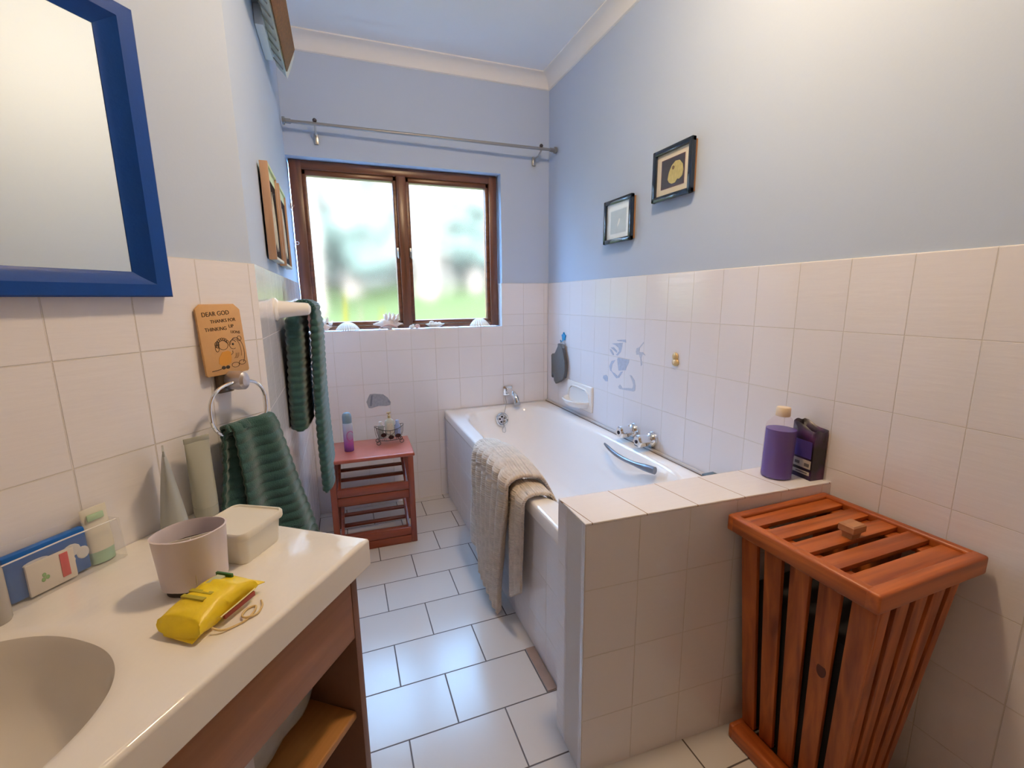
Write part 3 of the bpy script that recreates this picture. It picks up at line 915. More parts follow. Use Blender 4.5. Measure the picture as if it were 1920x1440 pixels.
MB().box((-1.5385, -0.79, 2.275), (-1.508, -0.52, 2.36), 0.004).build('terminal_box', plain('pale_blue_white_box', (0.70, 0.78, 0.84), 0.4), ht)

# ------------------------------------------------------------------ mirror on the slanted wall
mr = thing('wall_mirror', 'mirror in a wide blue painted wooden frame above the washbasin', 'mirror', mwall(0, 0, 0))
MX1, MX0, MZ0, MZ1 = -0.242, -0.86, 1.301, 1.850
fw = 0.066
fr = MB()
def bar(p0, p1, q0, q1):
    # moulded bar: outer edge p0-p1, inner edge q0-q1
    def lerp2(a, b, k): return (a[0] + (b[0] - a[0]) * k, a[1] + (b[1] - a[1]) * k)
    prof = [(0.0, 0.0), (0.0, 0.024), (0.06, 0.028), (0.50, 0.028), (0.58, 0.024), (0.85, 0.013), (1.0, 0.010), (1.0, 0.0)]
    r0 = [Vector((*lerp2(p0, q0, k), d)) for k, d in prof]
    r1 = [Vector((*lerp2(p1, q1, k), d)) for k, d in prof]
    fr.loops([r0, r1])
O = [(MX0, MZ0), (MX1, MZ0), (MX1, MZ1), (MX0, MZ1)]
I = [(MX0 + fw, MZ0 + fw * 0.76), (MX1 - fw, MZ0 + fw * 0.76), (MX1 - fw, MZ1 - fw * 0.80), (MX0 + fw, MZ1 - fw * 0.80)]
# the upper right corner is cut off
for i in range(4):
    j = (i + 1) % 4
    bar(O[i], O[j], I[i], I[j])
fr.build('frame', m_blueframe, mr, angle=20)
MB().box((MX0 + 0.05, MZ0 + 0.035, 0.002), (MX1 - 0.05, MZ1 - 0.035, 0.009)).build('glass', m_mirror, mr, smooth=False)

# ------------------------------------------------------------------ little wooden plaque
pq = thing('message_plaque', 'small tan wooden plaque with a handwritten message propped over the towel ring', 'plaque', mwall(-0.122, 0.012, 1.112) @ Matrix.Rotation(-0.06, 4, 'X'))
m_card = plain('tan_plywood', (0.58, 0.335, 0.14), 0.6, var=0.06, vscale=80)
m_ink = plain('dark_ink', (0.035, 0.025, 0.018), 0.7)
w, h = 0.122, 0.172
cc = 0.012
MB().prism([(-w / 2 + 0.004, 0, 0), (w / 2 - 0.004, 0, 0), (w / 2, 0.004, 0), (w / 2, h - cc * 1.2, 0), (w / 2 - cc * 0.6, h - cc * 0.7, 0), (w / 2 - cc * 1.3, h, 0), (-w / 2 + cc * 1.2, h, 0), (-w / 2 + cc * 0.5, h - cc * 0.6, 0), (-w / 2, h - cc, 0), (-w / 2, 0.004, 0)], (0, 0, 0.006), 0.0012).build('board', m_card, pq)
Zt = 0.0063
def line(s, x, y, size, rot=0.0):
    put_text('lettering', s, size, m_ink, pq, Matrix.Translation((x, y, Zt)) @ Matrix.Rotation(rot, 4, 'Z'))
line('DEAR GOD', -0.048, 0.142, 0.0150, 0.06)
line('THANKS FOR', -0.028, 0.126, 0.0118, 0.05)
line('THINKING', -0.046, 0.107, 0.0125, 0.03)
line('UP', 0.020, 0.113, 0.0120, 0.0)
line('LIONS', 0.023, 0.100, 0.0098, -0.12)
ink = MB()
def stroke(pts, r=0.0006, closed=False):
    ink.tube([(x, y, Zt) for x, y in pts], r, 5, closed)
def arc(cx_, cy_, rx, ry, a0=0, a1=2 * PI, n=18):
    return [(cx_ + rx * math.cos(a0 + (a1 - a0) * k / n), cy_ + ry * math.sin(a0 + (a1 - a0) * k / n)) for k in range(n + 1)]
stroke(arc(-0.004, 0.072, 0.0135, 0.0115))                                    # child's head
for k in range(9):
    a = 0.5 + k * 0.36
    stroke(arc(-0.005 + 0.0155 * math.cos(a), 0.073 + 0.0135 * math.sin(a), 0.0036, 0.0036, 0, 2 * PI, 8))
stroke(arc(-0.021, 0.074, 0.006, 0.007))
stroke(arc(-0.022, 0.066, 0.005, 0.009))
stroke(arc(0.033, 0.052, 0.021, 0.036, -0.9, 2.6, 24))                         # lion's mane and back
stroke(arc(0.029, 0.055, 0.016, 0.030, -0.5, 2.4, 20), 0.0004)
stroke(arc(0.024, 0.071, 0.011, 0.011, 0.6, 5.2))
for k in range(3):
    stroke([(0.022 + 0.004 * k, 0.036), (0.027 + 0.004 * k, 0.041), (0.029 + 0.004 * k, 0.049)], 0.0004)
stroke(arc(0.022, 0.020, 0.011, 0.006, 0, 2 * PI))
stroke(arc(0.043, 0.024, 0.010, 0.0055, 0, 2 * PI))
stroke([(-0.046, 0.012), (-0.030, 0.013), (-0.014, 0.016)], 0.0008)
stroke(arc(0.045, 0.085, 0.006, 0.006))
stroke([(0.014, 0.046), (0.020, 0.050), (0.020, 0.056)], 0.0006)
ink.build('line_drawing', m_ink, pq)
dr = MB()
dr.prism([(x, y, 0.0058) for x, y in ((-0.024, 0.028), (-0.021, 0.042), (-0.010, 0.055), (0.006, 0.057), (0.014, 0.053), (0.013, 0.036), (0.010, 0.027), (-0.004, 0.021), (-0.016, 0.022))], (0, 0, 0.0006))
dr.build('orange_dress', plain('orange_paint', (0.62, 0.27, 0.025), 0.6), pq, smooth=False)
for x in (-0.013, -0.001):
    MB().ball((x, 0.017, 0.0060), (0.006, 0.0045, 0.0006), 12, 6).build('black_shoe', m_ink, pq)
MB().ball((0.024, 0.072, 0.0060), (0.0035, 0.003, 0.0007), 10, 6).build('black_nose', m_ink, pq)

# ------------------------------------------------------------------ towel ring and hand towel
tr_ = thing('towel_ring', 'chrome towel ring below the tan plaque', 'towel ring', mwall(-0.13, 0, 1.04))
MB().box((-0.022, 0.026, 0.0), (0.022, 0.086, 0.014), 0.004).build('wall_plate', plain('dark_bronze_plate', (0.10, 0.075, 0.055), 0.35, metal=0.5), tr_)
MB().lathe([(0.001, 0.010), (0.020, 0.010), (0.021, 0.04), (0.019, 0.060), (0.012, 0.066), (0.001, 0.067)], (0.010, 0.056, 0), n=24, sx=0.85, sy=1.15).build('post', plain('satin_lilac_metal', (0.58, 0.57, 0.63), 0.28, metal=0.7), tr_)
rp = []
for k in range(40):
    a = 2 * PI * k / 40
    c, s_ = math.cos(a), math.sin(a)
    rp.append((0.082 * math.copysign(abs(c) ** 0.8, c), 0.066 * math.copysign(abs(s_) ** 0.8, s_) - 0.012, 0.046))
MB().tube(rp, 0.0042, 10, closed=True).build('ring', m_chrome, tr_)

def ribs(v, amp=0.004, n=18, ph=0.0):
    return amp * abs(math.sin(PI * n * v + ph))
tw = thing('hand_towel', 'dark teal ribbed hand towel hanging from the chrome ring', 'towel', mwall(-0.13, 0, 0.975))
def hang(s_top0, s_top1, s_bot0, s_bot1, length, d_front, seed, droop=0.0, ripple=0.012, nw=2.2, lean=0.0):
    def f(a, b):
        # b < 0.12: over the bar from behind, then the front fall
        s = (s_top0 + (s_top1 - s_top0) * a) * (1 - b) + (s_bot0 + (s_bot1 - s_bot0) * a) * b
        if b < 0.10:
            k = b / 0.10
            d = 0.034 + 0.028 * math.sin(k * PI / 2) - 0.004
            z = 0.010 * math.sin(k * PI) + 0.004 + 0.008 * (1 - k)
        else:
            k = (b - 0.10) / 0.90
            d = d_front + lean * k
            z = 0.004 - length * k * (1 + droop * (a - 0.5))
        wav = ripple * (0.25 + b) * math.sin(2 * PI * nw * a + seed + 0.8 * b)
        d2 = d + wav + ribs(b, 0.0045, length / 0.024, a * 0.6) + 0.004 * noise.noise(Vector((a * 3, b * 4, seed)))
        return Vector((s, z, d2))
    return f
MB().grid(hang(-0.046, 0.082, -0.028, 0.235, 0.405, 0.062, 0.5, 0.12, 0.014, 1.6), 46, 130).build('front_fold', m_teal, tw, solid=0.008, angle=80)
MB().grid(hang(-0.050, 0.010, -0.112, -0.018, 0.33, 0.046, 2.1, 0.0, 0.010, 1.2), 26, 110).build('left_fold', m_teal_shade, tw, solid=0.008, angle=80)
def backf(a, b):
    s = (-0.045 + 0.12 * a) * (1 - b) + (-0.06 + 0.24 * a) * b
    return Vector((s, 0.012 - 0.36 * b, 0.026 + 0.006 * math.sin(7 * a) * b + ribs(b, 0.004, 15)))
MB().grid(backf, 24, 90).build('back_fold', m_teal_shade, tw, solid=0.006, angle=80)

# ------------------------------------------------------------------ towel rail and towel on the left wall
rl = thing('towel_rail', 'white porcelain towel rail on the left wall', 'towel rail', at(0, 0, 0))
RZ, RX = 1.262, -1.444
for y in (-1.118, -0.262):
    k = MB()
    k.lathe([(0.001, 0.0), (0.038, 0.0), (0.039, 0.006), (0.034, 0.011), (0.030, 0.014), (0.027, 0.035), (0.023, 0.07), (0.0215, 0.094), (0.019, 0.106), (0.010, 0.112), (0.001, 0.113)], (LWX, y, RZ), axis='X', n=32)
    k.build('bracket', m_porcelain, rl)
MB().tube([(RX, -1.112, RZ), (RX, -0.262, RZ)], 0.012, 16).build('rail_bar', m_porcelain, rl)

bt = thing('bath_towel', 'teal ribbed towel folded over the white porcelain rail', 'towel', at(0, 0, 0))
def towel_fall(name, x0, x1, y0, y1, z0, z1, mat, seed, slant=0.0, lean=0.0, topx=None):
    """one folded fall of towel: rounded slab hanging from z1 down to z0 with raised ribs"""
    mb_ = MB()
    rows = int((z1 - z0) / 0.0038)
    rings_ = []
    nn = 44
    for j in range(rows + 1):
        k = j / rows                                   # 0 at the top
        z = z1 - (z1 - z0) * k
        a0, a1 = x0, x1
        if topx:
            t_ = smooth01(k / 0.12)
            a0, a1 = topx[0] + (x0 - topx[0]) * t_, topx[1] + (x1 - topx[1]) * t_
        cx_, hx = (a0 + a1) / 2 + lean * k + 0.004 * math.sin(5 * k + seed), (a1 - a0) / 2
        rib_ = 0.0052 * abs(math.sin(PI * (z1 - z) / 0.027 + seed))
        end = 1.0
        if k > 0.985: end = 0.55
        ring = []
        for i in range(nn):
            t_ = 2 * PI * i / nn
            c, q = math.cos(t_), math.sin(t_)
            px = (hx + rib_) * math.copysign(abs(c) ** 0.55, c) * end
            py = ((y1 - y0) / 2 + rib_) * math.copysign(abs(q) ** 0.35, q)
            yy = (y0 + y1) / 2 + py
            wave_ = 0.006 * math.sin(9 * yy * 3 + seed) * k
            ring.append(Vector((cx_ + px + wave_, yy, z + slant * k * (yy - y0) / (y1 - y0) + 0.003 * noise.noise(Vector((yy * 20, z * 20, seed))))))
        rings_.append(ring)
    mb_.loops(rings_)
    return mb_.build(name, mat, bt, angle=80)
towel_fall('wall_side_fall', -1.519, -1.462, -1.060, -0.66, 0.815, 1.262, m_teal_shade, 0.4, topx=(-1.492, -1.462))
towel_fall('room_side_fall', -1.436, -1.402, -1.030, -0.64, 0.550, 1.262, m_teal, 1.9, slant=0.05, lean=-0.006, topx=(-1.430, -1.412))
def over_bar(a, b):
    q = PI * b
    r_ = 0.028 + 0.004 * abs(math.sin(9 * q))
    return Vector((RX - 0.004 - r_ * math.cos(q) * 1.15, -1.055 + 0.40 * a, RZ - 0.004 + r_ * math.sin(q)))
MB().grid(over_bar, 20, 40).build('top_fold', m_teal, bt, solid=0.012, angle=80)

# ------------------------------------------------------------------ vanity
CZ = 0.797
vt = thing('basin_counter', 'glossy cream white counter with a moulded oval basin', 'countertop', mtop(0, 0, 0))
SA, SB, DF = -1.40, -0.243, 0.470
bs, bd, ba, bb = -0.815, 0.222, 0.205, 0.182
n = 192
def rect_ring(z, g=0.0):
    # rectangle sampled at the same angles as the basin opening
    out = []
    x0, x1, y0, y1 = SA + g, SB - g, -DF + g, -0.002
    for i in range(n):
        t = 2 * PI * i / n
        c, s_ = math.cos(t), math.sin(t)
        kx = ((x1 - bs) / c if c > 1e-9 else (x0 - bs) / c if c < -1e-9 else 1e9)
        ky = ((y1 + bd) / s_ if s_ > 1e-9 else (y0 + bd) / s_ if s_ < -1e-9 else 1e9)
        k = min(kx, ky)
        out.append(Vector((bs + c * k, -bd + s_ * k, z)))
    # snap nearest samples onto the corners
    for cxx, cyy in ((x0, y0), (x1, y0), (x1, y1), (x0, y1)):
        j = min(range(n), key=lambda q: (out[q].x - cxx) ** 2 + (out[q].y - cyy) ** 2)
        out[j] = Vector((cxx, cyy, z))
    return out
def bring(k, z, e=2.4):
    out = []
    for i in range(n):
        t = 2 * PI * i / n
        c, s_ = math.cos(t), math.sin(t)
        r = (abs(c / ba) ** e + abs(s_ / bb) ** e) ** (-1 / e) * k
        out.append(Vector((bs + c * r, -bd + s_ * r, z)))
    return out
rings = [rect_ring(CZ - 0.067, 0.03), rect_ring(CZ - 0.067, 0.006), rect_ring(CZ - 0.061), rect_ring(CZ - 0.059), rect_ring(CZ - 0.0085), rect_ring(CZ - 0.0065), rect_ring(CZ - 0.002, 0.002), rect_ring(CZ, 0.0065), rect_ring(CZ, 0.0085), rect_ring(CZ, 0.03), bring(1.12, CZ),
         bring(1.04, CZ), bring(1.0, CZ - 0.003)]
MB().loops(rings, cap0=False, cap1=False).build('slab', m_counter, vt, angle=50)
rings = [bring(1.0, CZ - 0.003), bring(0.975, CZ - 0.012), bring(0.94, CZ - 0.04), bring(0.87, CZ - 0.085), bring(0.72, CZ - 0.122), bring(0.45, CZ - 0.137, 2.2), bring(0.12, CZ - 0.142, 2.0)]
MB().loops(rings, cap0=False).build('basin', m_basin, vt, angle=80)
MB().lathe([(0.001, 0.001), (0.022, 0.001), (0.024, 0.003), (0.020, 0.004), (0.001, 0.002)], (bs, -bd, CZ - 0.142), n=24).build('drain', m_chrome, vt)

vc = thing('vanity_cabinet', 'brown wooden vanity cabinet with an open shelf below the basin', 'cabinet', mtop(0, 0, 0))
VS, VD = -0.270, 0.452
VTOP = CZ - 0.068
MB().box((VS - 0.018, -VD, 0.0), (VS, -0.012, VTOP), 0.001).build('side_panel', m_vanity_edge, vc)
MB().box((-1.37, -VD, 0.0), (-1.352, -0.012, VTOP), 0.001).build('side_panel', m_vanity, vc)
MB().box((-1.35, -VD + 0.001, 0.590), (VS - 0.019, -VD + 0.019, VTOP), 0.001).build('front_rail', m_vanity, vc)
MB().box((-1.35, -0.022, 0.02), (VS - 0.019, -0.013, 0.585), 0).build('back_panel', m_vanity, vc, smooth=False)
MB().box((-1.35, -VD + 0.012, 0.388), (VS - 0.019, -0.023, 0.406), 0.004, 3).build('shelf', m_shelfwood, vc)
MB().box((-1.35, -VD + 0.02, 0.055), (VS - 0.019, -0.023, 0.072), 0.001).build('bottom_board', m_vanity, vc)

pk = thing('wrapped_bundle', 'pale grey plastic wrapped bundle lying on the vanity shelf', 'bundle', mtop(-0.508, 0.272, 0.407))
def bundle(u, v):
    a = 2 * PI * v
    k = math.sin(PI * min(max(u, 0.02), 0.98)) ** 0.12
    rr = 1 + 0.10 * noise.noise(Vector((u * 6, math.cos(a) * 2, math.sin(a) * 2)))
    ca, sa = math.cos(a), math.sin(a)
    return Vector((-0.21 + 0.42 * u, 0.092 * k * min(rr, 1.05) * math.copysign(abs(ca) ** 0.4, ca), 0.078 + 0.077 * k * min(rr, 1.0) * math.copysign(abs(sa) ** 0.4, sa)))
b = MB()
rings = [[bundle(i / 24, j / 24) for j in range(24)] for i in range(25)]
b.loops(rings)
b.build('wrap', plain('grey_plastic_wrap', (0.42, 0.45, 0.47), 0.25, var=0.25, vscale=25, bump=0.3, bscale=30), pk, angle=60)
MB().box((-0.10, -0.101, 0.06), (0.02, -0.088, 0.095), 0.002).build('label', plain('grey_label', (0.62, 0.62, 0.64), 0.5), pk)

# ------------------------------------------------------------------ things on the counter
# tumbler
tb = thing('toothbrush_tumbler', 'pale lilac tumbler with a divider inside on the counter', 'tumbler', mtop(-0.462, 0.266, CZ, -0.63))
m_lilac = plain('lilac_plastic', (0.66, 0.60, 0.66), 0.35)
def lens(r, z, n_=60):
    out = []
    for i in range(n_):
        t = 2 * PI * i / n_
        c, s_ = math.cos(t), math.sin(t)
        q = r * (1.0 + 0.10 * max(0, abs(c) - 0.75) / 0.25)
        out.append(Vector((q * c * 1.06, q * s_ * 0.96, z)))
    return out
MB().loops([lens(0.040, 0.010), lens(0.0425, 0.012), lens(0.0432, 0.03), lens(0.0472, 0.103), lens(0.0482, 0.105), lens(0.0458, 0.106), lens(0.0445, 0.102), lens(0.040, 0.02), lens(0.03, 0.018)]).build('cup', m_lilac, tb, angle=50)
MB().loops([lens(0.037, 0.0), lens(0.037, 0.011)]).build('base', plain('base_recess_shade', (0.05, 0.045, 0.045), 0.5), tb, angle=50)  # dark tone paints the shade of the recess under the cup
MB().loops([lens(0.0438, 0.086), lens(0.0392, 0.0215), lens(0.028, 0.0195)], cap0=False).build('inner_shade', plain('inner_shade_grey', (0.055, 0.050, 0.052), 0.6), tb, angle=50)  # dark inner shell colours in the shade inside the cup
dv = MB()
dv.box((-0.046, -0.012, 0.02), (0.046, -0.010, 0.096), 0.0006)
dv.box((-0.001, -0.042, 0.02), (0.001, -0.011, 0.094), 0.0006)
dv.build('divider', plain('cream_divider', (0.60, 0.56, 0.50), 0.5), tb)

# lidded box
fb = thing('plastic_box', 'white lidded plastic food box at the end of the counter', 'box', mtop(-0.348, 0.248, CZ, 0.10))
m_boxw = plain('milky_plastic', (0.74, 0.72, 0.64), 0.32, sss=0.0)
def rr(hx, hy, r, z, n_=8):
    out = []
    for q, (sx, sy) in enumerate(((1, 1), (-1, 1), (-1, -1), (1, -1))):
        for k in range(n_ + 1):
            a = PI / 2 * q + PI / 2 * k / n_
            out.append(Vector((sx * (hx - r) + r * math.cos(a), sy * (hy - r) + r * math.sin(a), z)))
    return out
MB().loops([rr(0.049, 0.048, 0.012, 0.0), rr(0.051, 0.050, 0.014, 0.004), rr(0.055, 0.055, 0.015, 0.060)]).build('tub', m_boxw, fb, angle=40)
MB().loops([rr(0.059, 0.059, 0.016, 0.052), rr(0.060, 0.060, 0.016, 0.055), rr(0.060, 0.060, 0.016, 0.064), rr(0.058, 0.058, 0.015, 0.067), rr(0.055, 0.055, 0.013, 0.067), rr(0.0535, 0.0535, 0.012, 0.0635)]).build('lid', plain('milky_lid', (0.72, 0.70, 0.63), 0.4), fb, angle=40)

# yellow packet
sy = thing('yellow_packet', 'crumpled yellow packet with a loose string on the counter', 'packet', mtop(-0.506, 0.362, CZ, 0.05))
m_yel = plain('yellow_wrapper', (0.80, 0.58, 0.012), 0.35, var=0.12, vscale=40, bump=0.25, bscale=60)
def pouch(u, v):
    a = 2 * PI * v
    x = -0.066 + 0.110 * u
    k = min(1.0, 0.55 + 1.6 * u, 0.55 + 1.9 * (1 - u))
    e = 0.62
    ca, sa = math.cos(a), math.sin(a)
    y = 0.041 * (1.05 - 0.15 * k) * math.copysign(abs(ca) ** e, ca)
    z = 0.0225 + 0.022 * k * math.copysign(abs(sa) ** 0.8, sa)
    w_ = 0.0022 * noise.noise(Vector((u * 7, ca * 3, sa * 3)))
    return Vector((x + 0.006 * sa * (1 if u < 0.5 else -1), y + w_, max(0.0006, z + w_ + 0.004 * (u - 0.5))))
MB().loops([[pouch(i / 30, j / 40) for j in range(40)] for i in range(31)]).build('wrapper', m_yel, sy, angle=50)
fl = MB()
fl.prism([(0.040, -0.036, 0.020), (0.060, -0.040, 0.016), (0.056, -0.004, 0.019), (0.059, 0.034, 0.021), (0.040, 0.036, 0.024)], (0, 0, 0.0016), 0.0004)
fl.build('sealed_end', m_yel, sy)
fl = MB()
fl.prism([(-0.064, -0.038, 0.012), (-0.074, -0.032, 0.004), (-0.072, 0.022, 0.006), (-0.064, 0.034, 0.016)], (0, 0, 0.0016), 0.0004)
fl.build('sealed_end', m_yel, sy)
pr = MB()
for x in (-0.034, -0.020):
    MB().box((x, -0.014, 0.0405), (x + 0.007, 0.028, 0.0448), 0.0004).build('printed_bar', plain('olive_print', (0.42, 0.34, 0.02), 0.5), sy)
MB().box((0.030, -0.004, 0.0385), (0.034, 0.028, 0.0450), 0.0004).build('green_bar', plain('green_print', (0.035, 0.13, 0.03), 0.5), sy)
MB().box((0.002, 0.004, 0.0405), (0.026, 0.020, 0.0449), 0.0008).build('pale_patch', plain('grey_green_print', (0.48, 0.50, 0.32), 0.5), sy)
MB().box((-0.026, -0.0435, 0.010), (0.034, -0.0385, 0.018), 0.001).build('side_label', plain('red_label', (0.30, 0.05, 0.03), 0.5), sy)
MB().tube([(-0.034, -0.0435, 0.0200), (0.0, -0.0435, 0.0205), (0.036, -0.042, 0.0210)], 0.0011, 6).build('folded_edge', plain('pale_edge_fold', (0.80, 0.72, 0.35), 0.5), sy)
st = [(-0.046, -0.038, 0.010), (-0.042, -0.050, 0.005), (-0.030, -0.058, 0.0022), (-0.012, -0.066, 0.0022), (0.008, -0.064, 0.003), (0.020, -0.055, 0.0022), (0.010, -0.048, 0.0024), (-0.006, -0.054, 0.0042), (-0.010, -0.064, 0.0050), (0.004, -0.072, 0.0026), (0.022, -0.066, 0.0022), (0.034, -0.054, 0.0022)]
def smoothpath(p, k=6):
    p = [Vector(q) for q in p]
    out = []
    for i in range(len(p) - 1):
        a, b_, c, d = p[max(i - 1, 0)], p[i], p[i + 1], p[min(i + 2, len(p) - 1)]
        for j in range(k):
            t = j / k
            out.append(0.5 * ((2 * b_) + (c - a) * t + (2 * a - 5 * b_ + 4 * c - d) * t * t + (3 * b_ - a - 3 * c + d) * t ** 3))
    out.append(p[-1])
    return out
MB().tube(smoothpath(st), 0.0017, 8).build('string', plain('straw_string', (0.62, 0.46, 0.22), 0.7), sy)

# two standing tubes by the wall
def squeeze_tube(s, d, h, r, col, label, rz):
    t_ = thing('cosmetic_tube', label, 'tube', mtop(s, d, CZ, rz), 'cosmetic tubes against the slanted wall')
    b = MB()
    rings = []
    for k in range(16):
        q = k / 15
        rx = r * (1.0 + 0.02 * q)
        ry = r * (1 - q) ** 0.8 * 0.9 + 0.0016
        if q < 0.06: rx *= 0.94
        rings.append([Vector((rx * math.cos(2 * PI * i / 28), ry * math.sin(2 * PI * i / 28), 0.024 + (h - 0.034) * q)) for i in range(28)])
    b.loops(rings)
    b.build('tube_body', plain('tube_' + label[:4], col, 0.38, var=0.05, vscale=30), t_, angle=50)
    MB().box((-r * 1.03, -0.0018, h - 0.012), (r * 1.03, 0.0018, h), 0.0005).build('crimp', plain('crimp_' + label[:4], [c * 0.85 for c in col], 0.4), t_)
    MB().lathe([(0.001, 0.0), (r * 0.96, 0.0), (r * 0.98, 0.024), (r * 0.6, 0.026), (0.001, 0.026)], n=28).build('cap', plain('cap_' + label[:4], [c * 0.9 for c in col], 0.3), t_)
squeeze_tube(-0.328, 0.044, 0.190, 0.0255, (0.40, 0.43, 0.43), 'blue grey cosmetic tube standing on its cap, behind the lilac tumbler', 0.95)
squeeze_tube(-0.246, 0.036, 0.190, 0.0255, (0.40, 0.41, 0.35), 'olive grey cosmetic tube on its cap, beside the teal hand towel', -0.25)

# clear pouch with its contents
cp = thing('clear_pouch', 'clear plastic pouch of toiletries leaning on the tiles behind the basin', 'pouch', mtop(-0.516, 0.008, CZ) @ Matrix.Rotation(-0.06, 4, 'X'))
m_clear = clear_plastic('clear_film', (0.97, 0.97, 0.97), 0.95, 0.12)
b = MB()
def film(u, v):
    return Vector((-0.088 + 0.176 * u, -0.040 + 0.010 * v ** 2 + 0.003 * noise.noise(Vector((u * 9, v * 7, 0))), 0.001 + 0.078 * v))
b.grid(film, 20, 10)
b.build('front_film', m_clear, cp, solid=0.0008)
b = MB()
def film2(u, v):
    return Vector((-0.088 + 0.176 * u, -0.003 - 0.003 * math.sin(PI * u) * v, 0.001 + 0.098 * v + 0.004 * noise.noise(Vector((u * 6, v, 3)))))
b.grid(film2, 20, 10)
b.build('back_film', m_clear, cp, solid=0.0008)
b = MB()
b.box((-0.088, -0.040, 0.0), (0.088, -0.003, 0.0012))
b.box((-0.0885, -0.038, 0.0), (-0.0877, -0.003, 0.080))
b.box((0.0877, -0.038, 0.0), (0.0885, -0.003, 0.080))
b.build('gusset', m_clear, cp, smooth=False)
MB().tube([(-0.086, -0.033, 0.078), (0.0, -0.034, 0.080), (0.086, -0.033, 0.078)], 0.0014, 6).build('zip_edge', clear_plastic('zip_film', (0.96, 0.96, 0.96), 0.45, 0.2), cp)

bp_ = thing('blue_packet', 'bright blue packet with white print inside the clear pouch', 'packet', mtop(-0.532, 0.016, CZ + 0.004))
MB().box((-0.060, -0.012, 0.0), (0.056, 0.004, 0.083), 0.004).build('wrapper', plain('cobalt_wrapper', (0.003, 0.105, 0.42), 0.35), bp_)
b = MB()
for x, z, rx, rz_ in ((0.030, 0.048, 0.014, 0.012), (0.046, 0.036, 0.010, 0.012), (-0.020, 0.056, 0.018, 0.005), (0.022, 0.030, 0.012, 0.008)):
    b.ball((x, -0.0122, z), (rx, 0.0010, rz_), 16, 6)
b.build('white_print', plain('white_print', (0.66, 0.68, 0.72), 0.4), bp_)
wc = thing('white_carton', 'small white carton with a red stripe in front of the blue packet', 'carton', mtop(-0.536, 0.031, CZ + 0.004))
MB().box((-0.034, -0.004, 0.0), (0.034, 0.0015, 0.058), 0.0018).build('carton_body', plain('white_card', (0.72, 0.68, 0.63), 0.5), wc)
MB().box((0.012, -0.0052, 0.010), (0.024, -0.0034, 0.054), 0.0004).build('red_stripe', plain('red_print', (0.58, 0.055, 0.06), 0.5), wc)
b = MB()
for x, z in ((-0.012, 0.030), (-0.008, 0.024), (-0.014, 0.022)):
    b.ball((x, -0.0042, z), (0.003, 0.0006, 0.004), 8, 6)
b.build('green_dots', plain('green_dots', (0.22, 0.42, 0.18), 0.5), wc)
wt = thing('white_tube', 'white tube with pale green cap inside the clear pouch', 'tube', mtop(-0.452, 0.020, CZ + 0.003) @ Matrix.Rotation(-0.05, 4, 'X'))
b = MB()
rings = []
for k in range(12):
    q = k / 11
    ry = 0.011 * (1 - q) ** 0.8 + 0.001
    rings.append([Vector((0.022 * math.cos(2 * PI * i / 24), ry * math.sin(2 * PI * i / 24), 0.024 + 0.085 * q)) for i in range(24)])
b.loops(rings)
b.build('tube_body', plain('white_tube_plastic', (0.70, 0.68, 0.60), 0.4), wt, angle=50)
MB().lathe([(0.001, 0.0), (0.020, 0.0), (0.021, 0.024), (0.001, 0.025)], n=24, sy=0.55).build('cap', plain('mint_cap', (0.36, 0.58, 0.44), 0.35), wt)
MB().box((-0.016, -0.0085, 0.085), (0.012, -0.0045, 0.098), 0.002).build('green_print', plain('mint_print', (0.42, 0.60, 0.42), 0.4), wt)

gb = thing('grey_bottle', 'translucent grey bottle cut off at the left edge of the counter', 'bottle', mtop(-0.622, 0.050, CZ))
MB().lathe([(0.001, 0.0), (0.017, 0.0), (0.019, 0.004), (0.019, 0.085), (0.015, 0.1), (0.010, 0.105), (0.010, 0.112)], n=28).build('bottle_body', plain('grey_translucent', (0.42, 0.40, 0.38), 0.25, trans=0.0), gb)
MB().lathe([(0.001, 0.108), (0.012, 0.108), (0.012, 0.128), (0.001, 0.129)], n=24).build('cap', plain('white_cap', (0.6, 0.58, 0.56), 0.4), gb)

# ------------------------------------------------------------------ red wooden rack with its things
rk = thing('wooden_rack', 'small red brown slatted wooden rack between the bath and left wall', 'rack', at(-1.2275, -0.372, 0, -0.03))
RWd, RDp = 0.432, 0.320
MB().prism([Vector(p) for p in ((-0.216, -0.165, 0.485), (0.216, -0.165, 0.485), (0.216, 0.158, 0.485), (-0.216, 0.158, 0.485))], (0, 0, 0.021), 0.008, 3).build('rack_top', m_rtop, rk)
for x in (-0.208, 0.178):
    MB().box((x, -0.160, 0.0), (x + 0.030, -0.138, 0.485), 0.003).build('leg', m_rz, rk)
    MB().box((x, 0.120, 0.0), (x + 0.030, 0.142, 0.485), 0.003).build('leg', m_rz, rk)
def tray(z0):
    MB().box((-0.178, -0.164, z0 + 0.046), (0.178, -0.150, z0 + 0.088), 0.004).build('tray_front', m_rx, rk)
    MB().box((-0.178, -0.162, z0 - 0.002), (0.178, -0.148, z0 + 0.042), 0.004).build('tray_front', m_rx, rk)
    for k in range(4):
        y = -0.105 + 0.062 * k
        z = z0 + 0.050 + 0.032 * k
        MB().box((-0.176, y, z), (0.176, y + 0.030, z + 0.012), 0.002).build('slat', m_rx, rk)
    for x in (-0.176, 0.160):
        MB().prism([(x, -0.150, z0 + 0.070), (x, -0.150, z0 + 0.030), (x, 0.122, z0 + 0.150), (x, 0.122, z0 + 0.182)], (0.016, 0, 0), 0.002).build('tray_side', m_rx, rk)
tray(0.262)
tray(0.002)

